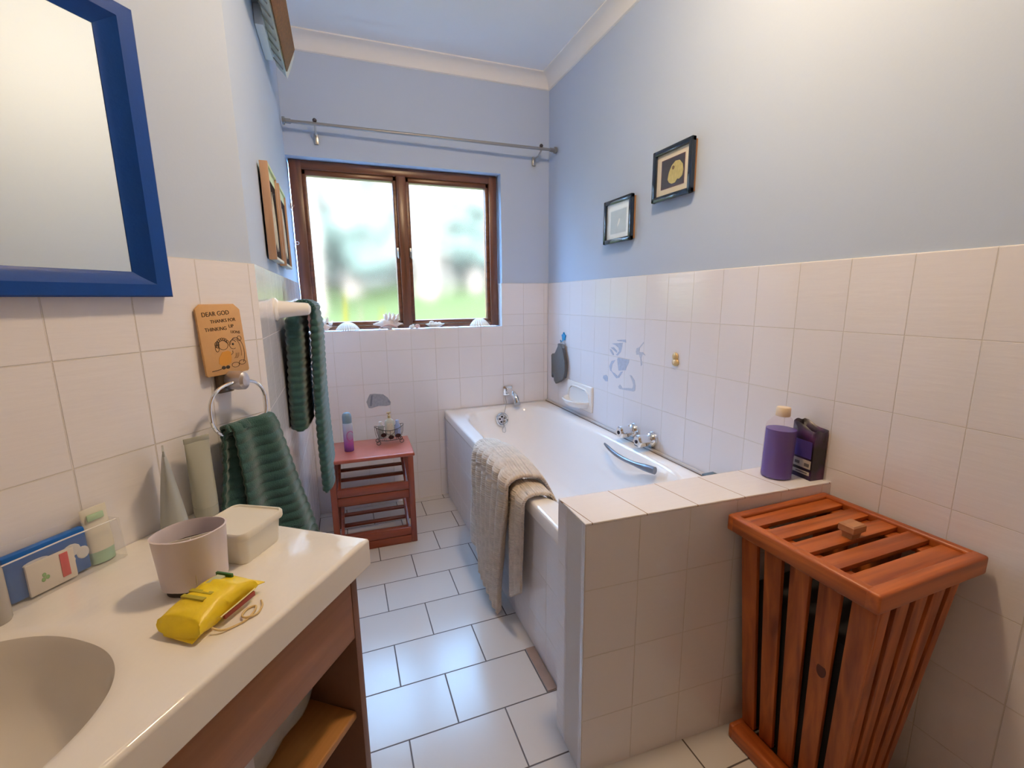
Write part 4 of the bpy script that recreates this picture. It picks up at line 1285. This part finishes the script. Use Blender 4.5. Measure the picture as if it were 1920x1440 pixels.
ac = thing('aerosol_can', 'pink and purple aerosol can with grey blue cap on the red rack', 'aerosol can', at(-1.335, -0.385, 0.506))
m, nt, b = new_mat('aerosol_print')
tc = N(nt, 'TexCoord'); sx_ = N(nt, 'SeparateXYZ'); cr = N(nt, 'ValToRGB')
nt.links.new(tc.outputs['Object'], sx_.inputs[0])
mrr = N(nt, 'MapRange'); mrr.inputs['From Max'].default_value = 0.155
nt.links.new(sx_.outputs['Z'], mrr.inputs['Value'])
nt.links.new(mrr.outputs['Result'], cr.inputs[0])
cr.color_ramp.elements[0].color = (0.10, 0.03, 0.19, 1)
cr.color_ramp.elements[1].color = (0.46, 0.55, 0.66, 1)
e = cr.color_ramp.elements.new(0.30); e.color = (0.36, 0.10, 0.38, 1)
e = cr.color_ramp.elements.new(0.62); e.color = (0.40, 0.33, 0.50, 1)
nt.links.new(cr.outputs[0], b.inputs['Base Color'])
b.inputs['Roughness'].default_value = 0.25
MB().lathe([(0.001, 0.0), (0.0235, 0.0), (0.0245, 0.003), (0.0245, 0.150), (0.022, 0.157), (0.001, 0.158)], n=32).build('can_body', m, ac)
MB().lathe([(0.0225, 0.150), (0.0235, 0.153), (0.0235, 0.185), (0.021, 0.199), (0.014, 0.207), (0.001, 0.210)], n=32).build('cap', plain('grey_blue_cap', (0.20, 0.29, 0.36), 0.25), ac)
sw = MB()
pts = []
for k in range(30):
    q = k / 29
    a = -PI / 2 + 0.5 + (2.0 - 4.2 * q) * 0.42
    pts.append(0)
sw_pts = [(0.0252 * math.sin(a), -0.0252 * math.cos(a), 0.085 + 0.026 * math.sin(q)) for a, q in [(0.45 + 0.75 * math.cos(t_), t_) for t_ in [0.5 + 5.0 * k / 30 for k in range(31)]]]
sw.tube(sw_pts, 0.0016, 6)
sw.build('swirl_print', plain('magenta_print', (0.42, 0.04, 0.24), 0.3), ac)

# wire basket
wk = thing('wire_basket', 'small black wire basket with oval medallions on the red rack', 'basket', at(-1.120, -0.330, 0.506, 0.02))
m_wire = plain('black_wire', (0.03, 0.027, 0.025), 0.35, metal=0.6)
b = MB()
def oval(a, b_, z, n_=40, dip=0.0): return [(a * math.cos(2 * PI * i / n_), b_ * math.sin(2 * PI * i / n_), z + dip * math.cos(4 * PI * i / n_)) for i in range(n_)]
b.tube(oval(0.078, 0.045, 0.092, dip=0.010), 0.0017, 6, closed=True)
b.tube(oval(0.062, 0.036, 0.024), 0.0017, 6, closed=True)
for i in range(12):
    a = 2 * PI * i / 12
    b.tube([(0.062 * math.cos(a), 0.036 * math.sin(a), 0.024), (0.074 * math.cos(a), 0.043 * math.sin(a), 0.06), (0.078 * math.cos(a), 0.045 * math.sin(a), 0.092 + 0.010 * math.cos(2 * a))], 0.0011, 5)
for k in range(5):
    x = -0.04 + 0.02 * k
    b.tube([(x, -0.030, 0.024), (x, 0.030, 0.024)], 0.0011, 5)
b.build('wire_frame', m_wire, wk)
for sx in (-1, 1):
    for sy_ in (-1, 1):
        f = MB()
        c = Vector((sx * 0.062, sy_ * 0.026, 0.013))
        f.tube([c + Vector((0.0105 * math.cos(2 * PI * i / 18), 0, 0.0105 * math.sin(2 * PI * i / 18))) for i in range(18)], 0.0016, 6, closed=True)
        f.build('curled_foot', m_wire, wk)
hd = MB()
hd.tube([(0.026 * math.cos(a), -0.046, 0.088 + 0.030 * math.sin(a)) for a in [PI + PI * k / 12 for k in range(13)]], 0.0014, 6)
hd.build('scroll', m_wire, wk)
for x, z in ((-0.034, 0.060), (0.004, 0.045), (0.042, 0.048)):
    q = math.sqrt(max(0, 1 - (x / 0.073) ** 2))
    MB().lathe([(0.001, -0.002), (0.013, -0.0015), (0.0145, 0.0), (0.013, 0.002), (0.001, 0.003)], (x, -0.044 * q - 0.002, z), axis='Y', n=22, sx=0.80, sy=1.05).build('medallion', plain('dark_maroon_enamel', (0.030, 0.012, 0.014), 0.25), wk)

pb = thing('pump_bottle', 'clear pump bottle with a gold nozzle in the wire basket', 'bottle', at(-1.116, -0.322, 0.535))
MB().lathe([(0.001, 0.0), (0.024, 0.0), (0.026, 0.004), (0.026, 0.085), (0.023, 0.098), (0.012, 0.106), (0.010, 0.112), (0.001, 0.112)], n=30, sx=1.0, sy=0.6).build('bottle_body', plain('pale_lotion', (0.60, 0.64, 0.58), 0.12, var=0.05, vscale=30), pb)
MB().box((-0.016, -0.0172, 0.030), (0.016, -0.0150, 0.085), 0.001).build('label', plain('pale_flower_label', (0.62, 0.60, 0.50), 0.4, var=0.25, vscale=70), pb)
b = MB()
b.lathe([(0.001, 0.112), (0.008, 0.112), (0.008, 0.128), (0.005, 0.130), (0.005, 0.142), (0.001, 0.143)], n=18)
b.box((-0.012, -0.005, 0.138), (0.010, 0.005, 0.146), 0.002)
b.build('pump', plain('gold_plastic', (0.62, 0.48, 0.26), 0.25, metal=0.5), pb)
for x, y, cb, cc2, lab in ((-1.164, -0.326, (0.30, 0.34, 0.34), (0.66, 0.68, 0.68), 'small dark bottle with white cap in the left of the wire basket'),
                           (-1.074, -0.326, (0.34, 0.42, 0.66), (0.40, 0.52, 0.78), 'small blue bottle in the right of the wire basket')):
    sb = thing('small_bottle', lab, 'bottle', at(x, y, 0.535), 'small bottles in the wire basket')
    MB().lathe([(0.001, 0.0), (0.015, 0.0), (0.016, 0.003), (0.016, 0.062), (0.013, 0.072), (0.008, 0.075), (0.001, 0.075)], n=24, sy=0.8).build('bottle_body', plain('bottle_body_tint', cb, 0.2), sb)
    MB().lathe([(0.001, 0.075), (0.0095, 0.075), (0.0095, 0.094), (0.008, 0.097), (0.001, 0.097)], n=20).build('cap', plain('bottle_cap_tint', cc2, 0.3), sb)

# ------------------------------------------------------------------ shells on the sill
SZ = WZ0
m_sh = plain('shell_pink_white', (0.86, 0.72, 0.64), 0.45, var=0.22, vscale=45, bump=0.3, bscale=80)
m_shw = plain('shell_white', (0.90, 0.86, 0.80), 0.5, var=0.14, vscale=60, bump=0.3, bscale=90)
m_shp = plain('shell_rose', (0.80, 0.54, 0.48), 0.4, var=0.15, vscale=60)
SG = 'seashells along the window sill'
def scallop(name, x, y, r, hgt, label, mat, tilt=0.0, ribsn=13, rz=0.0):
    o = thing(name, label, 'seashell', at(x, y, SZ, rz), SG)
    mb = MB()
    def f(u, v):
        a = PI * (0.06 + 0.88 * u)
        q = v
        rr_ = r * q * (1 + 0.045 * math.cos(ribsn * 2 * PI * u))
        px = rr_ * math.cos(a)
        py = r * 0.42 - rr_ * math.sin(a)
        pz = hgt * (1 - q ** 2.2) * (1 + 0.0) + 0.006 * abs(math.cos(ribsn * PI * u)) * q + 0.001
        return Vector((px, py, pz))
    mb.grid(f, 78, 14)
    mb.build('fan', mat, o, solid=0.003, angle=80)
    k = MB()
    k.box((-r * 0.26, r * 0.34, hgt * 0.60), (r * 0.26, r * 0.46, hgt * 0.95), 0.003)
    k.build('hinge', mat, o)
    return o
def conch(x, y, L, r, label, spikes, rz, mat=None, lean=0.0):
    o = thing('conch_shell', label, 'seashell', at(x, y, SZ, rz), SG)
    mb = MB()
    rings = []
    K = 40
    for k in range(K + 1):
        q = k / K
        if q < 0.55:
            rad = r * (0.12 + 0.88 * smooth01(q / 0.55))
        else:
            rad = r * (1 - ((q - 0.55) / 0.45) ** 0.8 * 0.96)
        rad *= 1 + 0.10 * math.sin(q * 26)
        ring = []
        for i in range(28):
            a = 2 * PI * i / 28
            rr_ = rad * (1 + 0.16 * math.cos(a - 6 * q))
            ring.append(Vector((-L / 2 + L * q, rr_ * math.cos(a), max(0.0005, r * 0.92 + rr_ * math.sin(a) + lean * (q - 0.5)))))
        rings.append(ring)
    mb.loops(rings)
    mb.build('whorl', mat or m_sh, o, angle=80)
    sp_ = MB()
    for k in range(spikes):
        q = 0.40 + 0.42 * k / max(1, spikes - 1)
        a = PI * (0.12 + 0.76 * ((k * 0.618) % 1.0))
        c = Vector((-L / 2 + L * q, r * 0.8 * math.cos(a), r * 0.92 + r * 0.85 * math.sin(a)))
        d = Vector((1.5 * (q - 0.60) + 0.25 * math.sin(k * 2.3), 0.8 * math.cos(a), math.sin(a))).normalized()
        sp_.cone(c, c + d * r * (1.20 - 0.8 * abs(q - 0.55)), r * 0.40, 8)
    sp_.build('spines', mat or m_sh, o)
    lip = MB()
    def lf(u, v):
        a = -0.5 + 2.0 * u
        return Vector((-L * 0.34 + L * 0.62 * u, -r * (0.72 + 0.55 * v + 0.10 * math.sin(12 * u)), max(0.001, r * (0.30 + 0.62 * math.sin(PI * u) * (0.55 + 0.35 * v)))))
    lip.grid(lf, 24, 8)
    lip.build('lip', m_shp, o, solid=0.004, angle=80)
    return o
conch(-1.430, 0.036, 0.125, 0.030, 'pale spiny conch shell at the left end of the sill', 6, -0.5, m_sh)
scallop('scallop_shell', -1.290, 0.037, 0.066, 0.046, 'white ribbed fan shell left of the big spiky conch', m_shw)
conch(-1.056, 0.037, 0.178, 0.036, 'large spiky pink conch shell in the middle of the sill', 11, 0.06)
o = thing('shell_cluster', 'little cluster of white and pink shells in front of the mullion', 'seashell', at(-0.898, 0.034, SZ), SG)
b = MB()
b.ball((-0.016, 0.0, 0.012), (0.018, 0.014, 0.012), 16, 10)
b.ball((-0.010, -0.004, 0.020), (0.009, 0.009, 0.008), 12, 8)
b.build('white_shell', m_shw, o)
b = MB()
b.ball((0.016, 0.0, 0.014), (0.014, 0.013, 0.014), 16, 10)
b.tube(smoothpath([(0.030, -0.004, 0.012), (0.024, -0.012, 0.022), (0.012, -0.012, 0.026), (0.006, -0.010, 0.018), (0.014, -0.012, 0.012)]), [0.004] * 25, 8)
b.build('pink_shell', m_shp, o)
o = thing('dish_shell', 'shallow white shell holding tiny shells on the right half of the sill', 'seashell', at(-0.770, 0.034, SZ), SG)
b = MB()
def dsh(u, v):
    a = 2 * PI * u
    q = 0.05 + 0.95 * v
    rr_ = 0.058 * q * (1 + 0.06 * math.cos(9 * a) * q)
    return Vector((rr_ * math.cos(a), rr_ * 0.55 * math.sin(a), 0.004 + 0.022 * q ** 2))
b.grid(dsh, 48, 10)
b.build('dish', m_shw, o, solid=0.003, angle=80)
for i, (x, z, r) in enumerate(((-0.020, 0.030, 0.017), (0.006, 0.028, 0.011), (0.028, 0.026, 0.013))):
    s_ = thing('tiny_shell', ('tiny round shell at the left of the shallow dish shell', 'tiny round shell in the middle of the shallow dish shell', 'tiny round shell at the right of the shallow dish shell')[i], 'seashell', at(-0.770 + x, 0.033, SZ + z - r * 0.6), 'tiny shells in the dish shell')
    MB().ball((0, 0, r * 0.75), (r, r * 0.9, r * 0.75), 16, 10).build('shell_body', m_shw, s_)
    MB().tube([(r * 0.62 * math.cos(a), -r * 0.82, r * 0.75 + r * 0.5 * math.sin(a)) for a in [2 * PI * k / 14 for k in range(14)]], r * 0.16, 6, closed=True).build('mouth', m_sh, s_)
scallop('clam_shell', -0.470, 0.037, 0.066, 0.050, 'white and brown ribbed clam shell at the right end of the sill', m_shw, ribsn=10)

# ------------------------------------------------------------------ beige bath towel over the rim
bm_ = thing('bath_mat', 'beige ribbed cotton bath mat hung over the edge of the bath', 'bath mat', at(-0.745, -1.13, 0.0))
def drape(top_y, bot_y, zb, off, xin, zin, seed, fold=0.015, top=0.0, nf=2.0):
    """cloth strip from inside the bath up over the rim and down outside; ribs run across it"""
    zr = BZ + 0.012 + top
    def f(a, b):
        zbt = zb[0] + (zb[1] - zb[0]) * a
        yt = top_y[0] + (top_y[1] - top_y[0]) * a
        yb = bot_y[0] + (bot_y[1] - bot_y[0]) * a
        if b < 0.22:
            k = b / 0.22
            x = xin + (0.07 - xin) * k
            z = zin + (zr - zin) * smooth01(k)
            y = yt
        elif b < 0.36:
            k = (b - 0.22) / 0.14
            ang = PI / 2 * k
            x = 0.07 - (0.07 + 0.022 + off) * math.sin(ang)
            z = zr + 0.016 * math.sin(PI * k) - 0.03 * (1 - math.cos(ang))
            y = yt
        else:
            k = (b - 0.36) / 0.64
            x = -0.022 - off
            z = zr - 0.03 - (zr - 0.03 - zbt) * k
            y = yt + (yb - yt) * smooth01(k)
        arch = math.sin(PI * min(max(a, 0), 1)) ** 0.6
        if b < 0.40:
            z += top * 0.9 * arch * smooth01(b / 0.2)
        w_ = fold * smooth01((b - 0.15) / 0.4) * math.sin(2 * PI * nf * a + seed) + 0.004 * noise.noise(Vector((a * 5, b * 6, seed)))
        rb = 0.0022 * math.sin(2 * PI * b * 95)
        x -= (abs(w_) + rb) if b > 0.3 else 0
        z += (0.5 * w_ + rb) if b <= 0.3 else 0
        return Vector((x, y, max(z, 0.006)))
    return f
MB().grid(drape((0.29, 0.15), (0.38, 0.12), (0.085, 0.060), 0.006, 0.185, 0.485, 0.2, 0.012, 0.016, 1.3), 24, 420, uv=True).build('far_fold', m_beige, bm_, solid=0.010, angle=80)
MB().grid(drape((0.20, -0.24), (0.11, -0.13), (0.060, 0.014), 0.026, 0.185, 0.47, 1.0, 0.026, 0.030, 3.0), 60, 420, uv=True).build('middle_fold', m_beige, bm_, solid=0.010, angle=80)
MB().grid(drape((-0.20, -0.335), (-0.20, -0.31), (0.13, 0.22), 0.006, 0.125, 0.535, 2.6, 0.012, 0.002, 1.2), 24, 420, uv=True).build('near_fold', m_beige, bm_, solid=0.009, angle=80)
MB().box((-0.052, -0.172, 0.535), (-0.040, -0.150, 0.565), 0.002).build('care_label', plain('cream_label', (0.68, 0.58, 0.44), 0.7), bm_)

# ------------------------------------------------------------------ things on the low wall
bo = thing('bubble_bath_bottle', 'clear bottle of purple liquid with cream cap on the low wall', 'bottle', at(-0.112, -1.893, HT) @ Matrix.Rotation(0.03, 4, 'Y'))
R = 0.0425
m_shell = clear_plastic('milky_clear_plastic', (0.96, 0.93, 0.95), 0.93, 0.12)
MB().lathe([(R - 0.004, 0.0), (R, 0.003), (R, 0.156), (R - 0.003, 0.166), (0.024, 0.186), (0.0175, 0.192), (0.0175, 0.197)], n=40, cap0=True, cap1=False).build('bottle_shell', m_shell, bo)
MB().lathe([(0.001, 0.002), (R - 0.005, 0.002), (R - 0.0015, 0.005), (R - 0.0015, 0.151), (0.001, 0.151)], n=40).build('purple_liquid', plain('purple_liquid', (0.085, 0.035, 0.30), 0.25, coat=0.0), bo)
MB().lathe([(0.0185, 0.190), (0.0195, 0.192), (0.0195, 0.214), (0.0180, 0.217), (0.001, 0.218)], n=36).build('cap', plain('cream_cap', (0.78, 0.66, 0.50), 0.4), bo)

bg = thing('gift_bag', 'small black and purple paper bag beside the purple bottle', 'bag', at(-0.028, -1.927, HT))
m, nt, b_ = new_mat('dark_floral_paper')
tc = N(nt, 'TexCoord'); nz = N(nt, 'TexNoise'); nz.inputs['Scale'].default_value = 16; nz.inputs['Detail'].default_value = 3
nt.links.new(tc.outputs['Object'], nz.inputs['Vector'])
cr = N(nt, 'ValToRGB')
cr.color_ramp.elements[0].position = 0.42; cr.color_ramp.elements[0].color = (0.012, 0.008, 0.014, 1)
cr.color_ramp.elements[1].position = 0.75; cr.color_ramp.elements[1].color = (0.14, 0.022, 0.10, 1)
e = cr.color_ramp.elements.new(0.55); e.color = (0.035, 0.012, 0.06, 1)
nt.links.new(nz.outputs['Fac'], cr.inputs[0]); nt.links.new(cr.outputs[0], b_.inputs['Base Color'])
b_.inputs['Roughness'].default_value = 0.3
b = MB()
x0, x1, y0, y1 = -0.026, 0.024, -0.034, 0.040
H0 = 0.150
base = [Vector((x0, y0, 0)), Vector((x1, y0 - 0.003, 0)), Vector((x1, y1, 0)), Vector((x0 + 0.006, y1, 0))]
def edge_pts(z, jag):
    out = []
    for i in range(4):
        a, c = base[i], base[(i + 1) % 4]
        for k in range(6):
            p = a.lerp(c, k / 6)
            zz = z + (jag * 0.6 * (0.6 * math.sin(k * 1.1 + i * 1.7) + 0.5 * noise.noise(Vector((k, i, 0)))) if jag else 0)
            out.append(Vector((p.x, p.y, zz + (0.022 * (p.y - y0) / (y1 - y0) if jag else 0))))
    return out
b.loops([edge_pts(0.0, 0), edge_pts(0.05, 0), edge_pts(0.11, 0), edge_pts(H0, 0.008)], cap1=False)
b.build('paper_bag', m, bg, solid=0.0012, angle=30)
def side(name, y_a, y_b, z_a, z_b, mat, dx=0.0):
    f0, f1 = (y_a - y0) / (y1 - y0), (y_b - y0) / (y1 - y0)
    pa, pb_ = base[0].lerp(base[3], f0), base[0].lerp(base[3], f1)
    o_ = Vector((-0.0012 - dx, 0, 0))
    q = [pa + o_ + Vector((0, 0, z_a)), pb_ + o_ + Vector((0, 0, z_a)), pb_ + o_ + Vector((0, 0, z_b)), pa + o_ + Vector((0, 0, z_b))]
    return MB().prism(q, (-0.0006, 0, 0)).build(name, mat, bg, smooth=False)
side('purple_panel', -0.030, 0.036, 0.066, 0.118, plain('violet_print', (0.075, 0.05, 0.24), 0.3))
m_lab = plain('silver_label', (0.52, 0.48, 0.42), 0.4)
side('label', -0.031, 0.034, 0.034, 0.060, m_lab)
side('label', -0.029, 0.028, 0.014, 0.025, m_lab)
m_small = plain('grey_text', (0.12, 0.11, 0.11), 0.5)
for ya, yb, za, zb in ((-0.026, -0.010, 0.040, 0.050), (0.006, 0.022, 0.042, 0.051), (-0.022, 0.016, 0.018, 0.0215)):
    side('small_print', ya, yb, za, zb, m_small, 0.0006)

cpz = thing('blue_sponge', 'small blue sponge behind the low wall at the end of the bath', 'sponge', at(-0.055, -1.60, BZ + 0.004))
MB().box((-0.036, -0.03, 0), (0.022, 0.03, 0.038), 0.008, 3).build('sponge_body', plain('slate_blue_sponge', (0.055, 0.12, 0.19), 0.7, bump=0.5, bscale=200), cpz)
MB().box((-0.035, -0.029, 0.034), (0.021, 0.029, 0.042), 0.004, 2).build('scouring_side', plain('grey_blue_scourer', (0.12, 0.17, 0.22), 0.9, bump=0.6, bscale=300), cpz)

# ------------------------------------------------------------------ cedar laundry hamper
hm = thing('laundry_hamper', 'slatted cedar laundry hamper with lid beside the low wall', 'hamper', at(-0.205, -2.170, 0, 0.008))
LX, LY = 0.187, 0.186
LT, LB = 0.716, 0.672
for lo, hi in (((-LX, -LY), (LX, -LY + 0.030)), ((-LX, LY - 0.022), (LX, LY))):
    MB().box((*lo, LB), (*hi, LT), 0.006, 3).build('lid_frame', m_hx, hm)
for lo, hi in (((-LX, -LY + 0.02), (-LX + 0.024, LY - 0.015)), ((LX - 0.022, -LY + 0.02), (LX, LY - 0.015))):
    MB().box((*lo, LB), (*hi, LT), 0.006, 3).build('lid_frame', m_hy, hm)
ns = 5
span = 2 * LY - 0.056
for k in range(ns):
    wd = 0.046
    yc = -LY + 0.032 + wd / 2 + k * (span - wd) / (ns - 1)
    MB().box((-LX + 0.022, yc - wd / 2, LT - 0.020), (LX - 0.020, yc + wd / 2, LT - 0.008), 0.002).build('lid_slat', m_hx, hm)
for x in (-LX + 0.026, LX - 0.070):
    MB().box((x, -LY + 0.03, LT - 0.030), (x + 0.044, LY - 0.024, LT - 0.0205), 0.001).build('lid_batten', m_hy, hm)
kn = MB()
kn.loops([[Vector((0.008 + r * math.cos(PI / 4 + PI / 2 * i) * 1.25, -0.006 + r * math.sin(PI / 4 + PI / 2 * i), z)) for i in range(4)] for r, z in ((0.016, LT - 0.008), (0.018, LT + 0.004), (0.026, LT + 0.010), (0.026, LT + 0.024), (0.022, LT + 0.028))])
kn.build('lid_knob', m_knob, hm, angle=20)
# body: tapering towards the floor
top = dict(x0=-0.148, x1=0.156, y0=-0.166, y1=0.172)
bot = dict(x0=-0.085, x1=0.098, y0=-0.108, y1=0.165)
ZB = 0.045
def bp3(fx, fy, z):
    k = (z - ZB) / (LB - ZB)
    x0, x1 = bot['x0'] + (top['x0'] - bot['x0']) * k, bot['x1'] + (top['x1'] - bot['x1']) * k
    y0, y1 = bot['y0'] + (top['y0'] - bot['y0']) * k, bot['y1'] + (top['y1'] - bot['y1']) * k
    return Vector((x0 + (x1 - x0) * fx, y0 + (y1 - y0) * fy, z))
def slat(face, f0, f1, th=0.012):
    r = []
    for z in (ZB, LB):
        if face == 'L':
            a, b_ = bp3(0, f0, z), bp3(0, f1, z); nrm = Vector((1, 0, 0))
        elif face == 'R':
            a, b_ = bp3(1, f0, z), bp3(1, f1, z); nrm = Vector((-1, 0, 0))
        elif face == 'N':
            a, b_ = bp3(f0, 0, z), bp3(f1, 0, z); nrm = Vector((0, 1, 0))
        else:
            a, b_ = bp3(f0, 1, z), bp3(f1, 1, z); nrm = Vector((0, -1, 0))
        r.append([a, b_, b_ + nrm * th, a + nrm * th])
    return MB().hexa(r[0] + r[1], 0.002).build('slat', m_hz, hm)
gapf = 0.065
nw_ = 5
wdt = (1 - gapf * (nw_ - 1)) / nw_
for k in range(nw_):
    f0 = k * (wdt + gapf)
    slat('L', f0, f0 + wdt)
    slat('N', f0 + (0.042 if k == 0 else 0), f0 + wdt - (0.042 if k == nw_ - 1 else 0))
for k in range(3):
    f0 = k * 0.36
    slat('R', f0 + (0.045 if k == 0 else 0), f0 + 0.28)
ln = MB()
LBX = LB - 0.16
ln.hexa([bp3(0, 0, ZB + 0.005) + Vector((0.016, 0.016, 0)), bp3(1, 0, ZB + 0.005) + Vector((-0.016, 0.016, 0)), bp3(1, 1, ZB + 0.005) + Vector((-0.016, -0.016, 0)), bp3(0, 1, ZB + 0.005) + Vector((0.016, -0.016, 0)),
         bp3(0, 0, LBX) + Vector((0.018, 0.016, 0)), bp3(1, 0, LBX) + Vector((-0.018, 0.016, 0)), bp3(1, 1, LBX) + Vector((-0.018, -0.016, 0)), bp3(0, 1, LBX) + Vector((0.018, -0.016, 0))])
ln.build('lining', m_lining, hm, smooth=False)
bf = MB()
bx0, bx1, by0, by1 = -0.132, 0.130, -0.150, 0.172
for lo, hi in (((bx0, by0), (bx1, by0 + 0.05)), ((bx0, by1 - 0.02), (bx1, by1)), ((bx0, by0 + 0.03), (bx0 + 0.05, by1 - 0.01)), ((bx1 - 0.05, by0 + 0.03), (bx1, by1 - 0.01))):
    bf.box((*lo, 0.0), (*hi, 0.046), 0.008, 3)
bf.build('base_frame', m_hy, hm)
MB().lathe([(0.001, 0.0), (0.014, 0.0), (0.014, 0.001), (0.001, 0.001)], bp3(0, 0.27, 0.42) + Vector((-0.0012, 0, 0)), axis='X', n=18, sx=0.8, sy=1.3).build('wood_knot', plain('wood_knot', (0.11, 0.022, 0.008), 0.5), hm)

# ------------------------------------------------------------------ ceiling lamp
cl = thing('ceiling_light', 'round white glass ceiling light above the low tiled wall', 'ceiling light', at(*LAMP_AT))
MB().lathe([(0.001, 0.0), (0.085, 0.0), (0.085, -0.022), (0.001, -0.022)], n=36).build('lamp_base', m_porcelain, cl)
MB().lathe([(0.074, -0.022), (0.086, -0.036), (0.088, -0.055), (0.076, -0.082), (0.050, -0.102), (0.020, -0.112), (0.001, -0.114)], n=36, cap0=False).build('glass_shade', glow('lit_opal_glass', LAMP_COLOR, LAMP_STRENGTH), cl)

# ------------------------------------------------------------------ garden behind the frosted glass
m_lawn = plain('lawn_green', (0.0105, 0.0082, 0.0025), 0.95, spec=0.0, var=0.25, vscale=2.0)
lw = MB()
def lawn(u, v):
    x, y = -14 + 28 * u, 0.5 + 21.5 * v ** 1.5
    return Vector((x, y, 0.55 + 0.075 * y + 0.12 * math.sin(x * 0.7) * min(1, y / 6)))
lw.grid(lawn, 40, 30)
lo = lw.build('ground_lawn', m_lawn)
struct(lo, 'bright green lawn rising behind the frosted window')
m_bark = plain('pale_bark', (0.075, 0.036, 0.020), 0.8, spec=0.0, var=0.3, vscale=6)
m_leaf = plain('blue_green_foliage', (0.026, 0.0195, 0.0110), 0.9, spec=0.0, var=0.35, vscale=3)
m_leaf2 = plain('light_green_foliage', (0.036, 0.021, 0.0125), 0.9, spec=0.0, var=0.3, vscale=3)
def ground_z(x, y): return 0.55 + 0.075 * y + 0.12 * math.sin(x * 0.7) * min(1, y / 6)
def tree(x, y, h, r, cz, cr, mat, label, bark=True):
    t_ = thing('garden_tree', label, 'tree', at(x, y, ground_z(x, y) - 0.05), 'trees behind the frosted window')
    MB().tube([(0, 0, 0), (0.05, 0.02, h * 0.35), (-0.04, 0.0, h * 0.7), (0.0, 0, h)], [r * 1.3, r, r * 0.85, r * 0.6], 12).build('trunk', m_bark, t_)
    c = MB()
    rnd = random.Random(int(x * 100 + y * 10))
    for k in range(26):
        a, q, zz = rnd.uniform(0, 2 * PI), rnd.uniform(0, 1) ** 0.5, rnd.uniform(-0.6, 0.6)
        rr_ = rnd.uniform(0.22, 0.42) * cr
        c.ball((cr * q * math.cos(a), cr * q * math.sin(a) * 0.7, cz + zz * cr), (rr_, rr_, rr_ * 0.8), 10, 7)
    c.build('foliage', mat, t_, angle=180)
tree(-1.85, 7.5, 4.6, 0.16, 4.9, 1.1, m_leaf2, 'pale trunked tree straight behind the left frosted pane')
tree(-3.0, 9.5, 3.4, 0.16, 1.7, 1.2, m_leaf, 'dark bushy tree at the left of the left frosted pane')
tree(-0.9, 12.5, 3.6, 0.2, 1.6, 1.25, m_leaf, 'dark bushy tree behind the window mullion')
tree(1.0, 10.0, 4.6, 0.18, 4.7, 1.2, m_leaf2, 'pale trunked tree behind the left part of right pane')
tree(2.9, 12.0, 3.2, 0.2, 1.9, 1.45, m_leaf, 'dark bushy tree behind the right frosted pane')
hd_ = MB()
rnd = random.Random(7)
for k in range(240):
    x = -13 + 26 * rnd.random()
    y = 17.5 + rnd.uniform(-1, 1.5)
    r = rnd.uniform(0.7, 1.25)
    hd_.ball((x, y, ground_z(x, y) + rnd.uniform(0.2, 6.0)), (r, r * 0.8, r * 0.8), 10, 7)
tag(hd_.build('garden_hedge', m_leaf2, angle=180), 'long leafy hedge along the far edge of the lawn', 'hedge')
hl = MB()
def bank(u, v):
    x = -34 + 68 * u
    k = smooth01(v)
    y = 19.0 + 9 * v
    return Vector((x + 0.5 * noise.noise(Vector((x * .4, v * 8, 1))), y + 1.2 * noise.noise(Vector((x * .35, v * 9, 4))), 1.6 + 15 * v + 0.5 * noise.noise(Vector((x * .5, v * 9, 7)))))
hl.grid(bank, 90, 30)  # added backdrop closes bright sky gaps in the hedge; pale colour stands for haze
struct(hl.build('sky_block_bank', plain('hazy_sky_block', (0.046, 0.0235, 0.0140), 0.95, spec=0.0, var=0.35, vscale=0.5), angle=180), 'pale bank added behind the garden hedge to block the sky')
ow = MB()
ow.box((0.60, 1.4, 0.3), (0.85, 2.2, 3.2), 0.02)
struct(ow.build('wall_outside', plain('peach_plaster', (0.03, 0.012, 0.004), 0.8, spec=0.0), smooth=False), 'peach plastered outside wall at the right of the window')
for i, (x, y, hh) in enumerate(((-1.30, 1.6, 0.75), (-1.17, 1.7, 0.62), (-0.98, 1.65, 0.60))):
    g_ = thing('flower_spike', ('tall yellow flower spike behind the left pane', 'white flower spike beside the tall yellow one', 'short yellow flower spike nearest the mullion')[i], 'flower', at(x, y, ground_z(x, y) - 0.02), 'flower spikes outside the left pane')
    MB().tube([(0, 0, 0), (0.01, 0, hh * 0.6), (0.03, 0, hh)], [0.006, 0.005, 0.004], 6).build('stem', plain('green_stem', (0.008, 0.008, 0.002), 0.8, spec=0.0), g_)
    MB().tube([(0.012, 0, hh * 0.5), (0.022, 0, hh * 0.75), (0.03, 0, hh)], [0.018, 0.016, 0.004], 8).build('blossom', plain('yellow_blossom', (0.03, 0.014, 0.001), 0.8, spec=0.0) if i != 1 else plain('white_blossom', (0.028, 0.014, 0.006), 0.8, spec=0.0), g_)
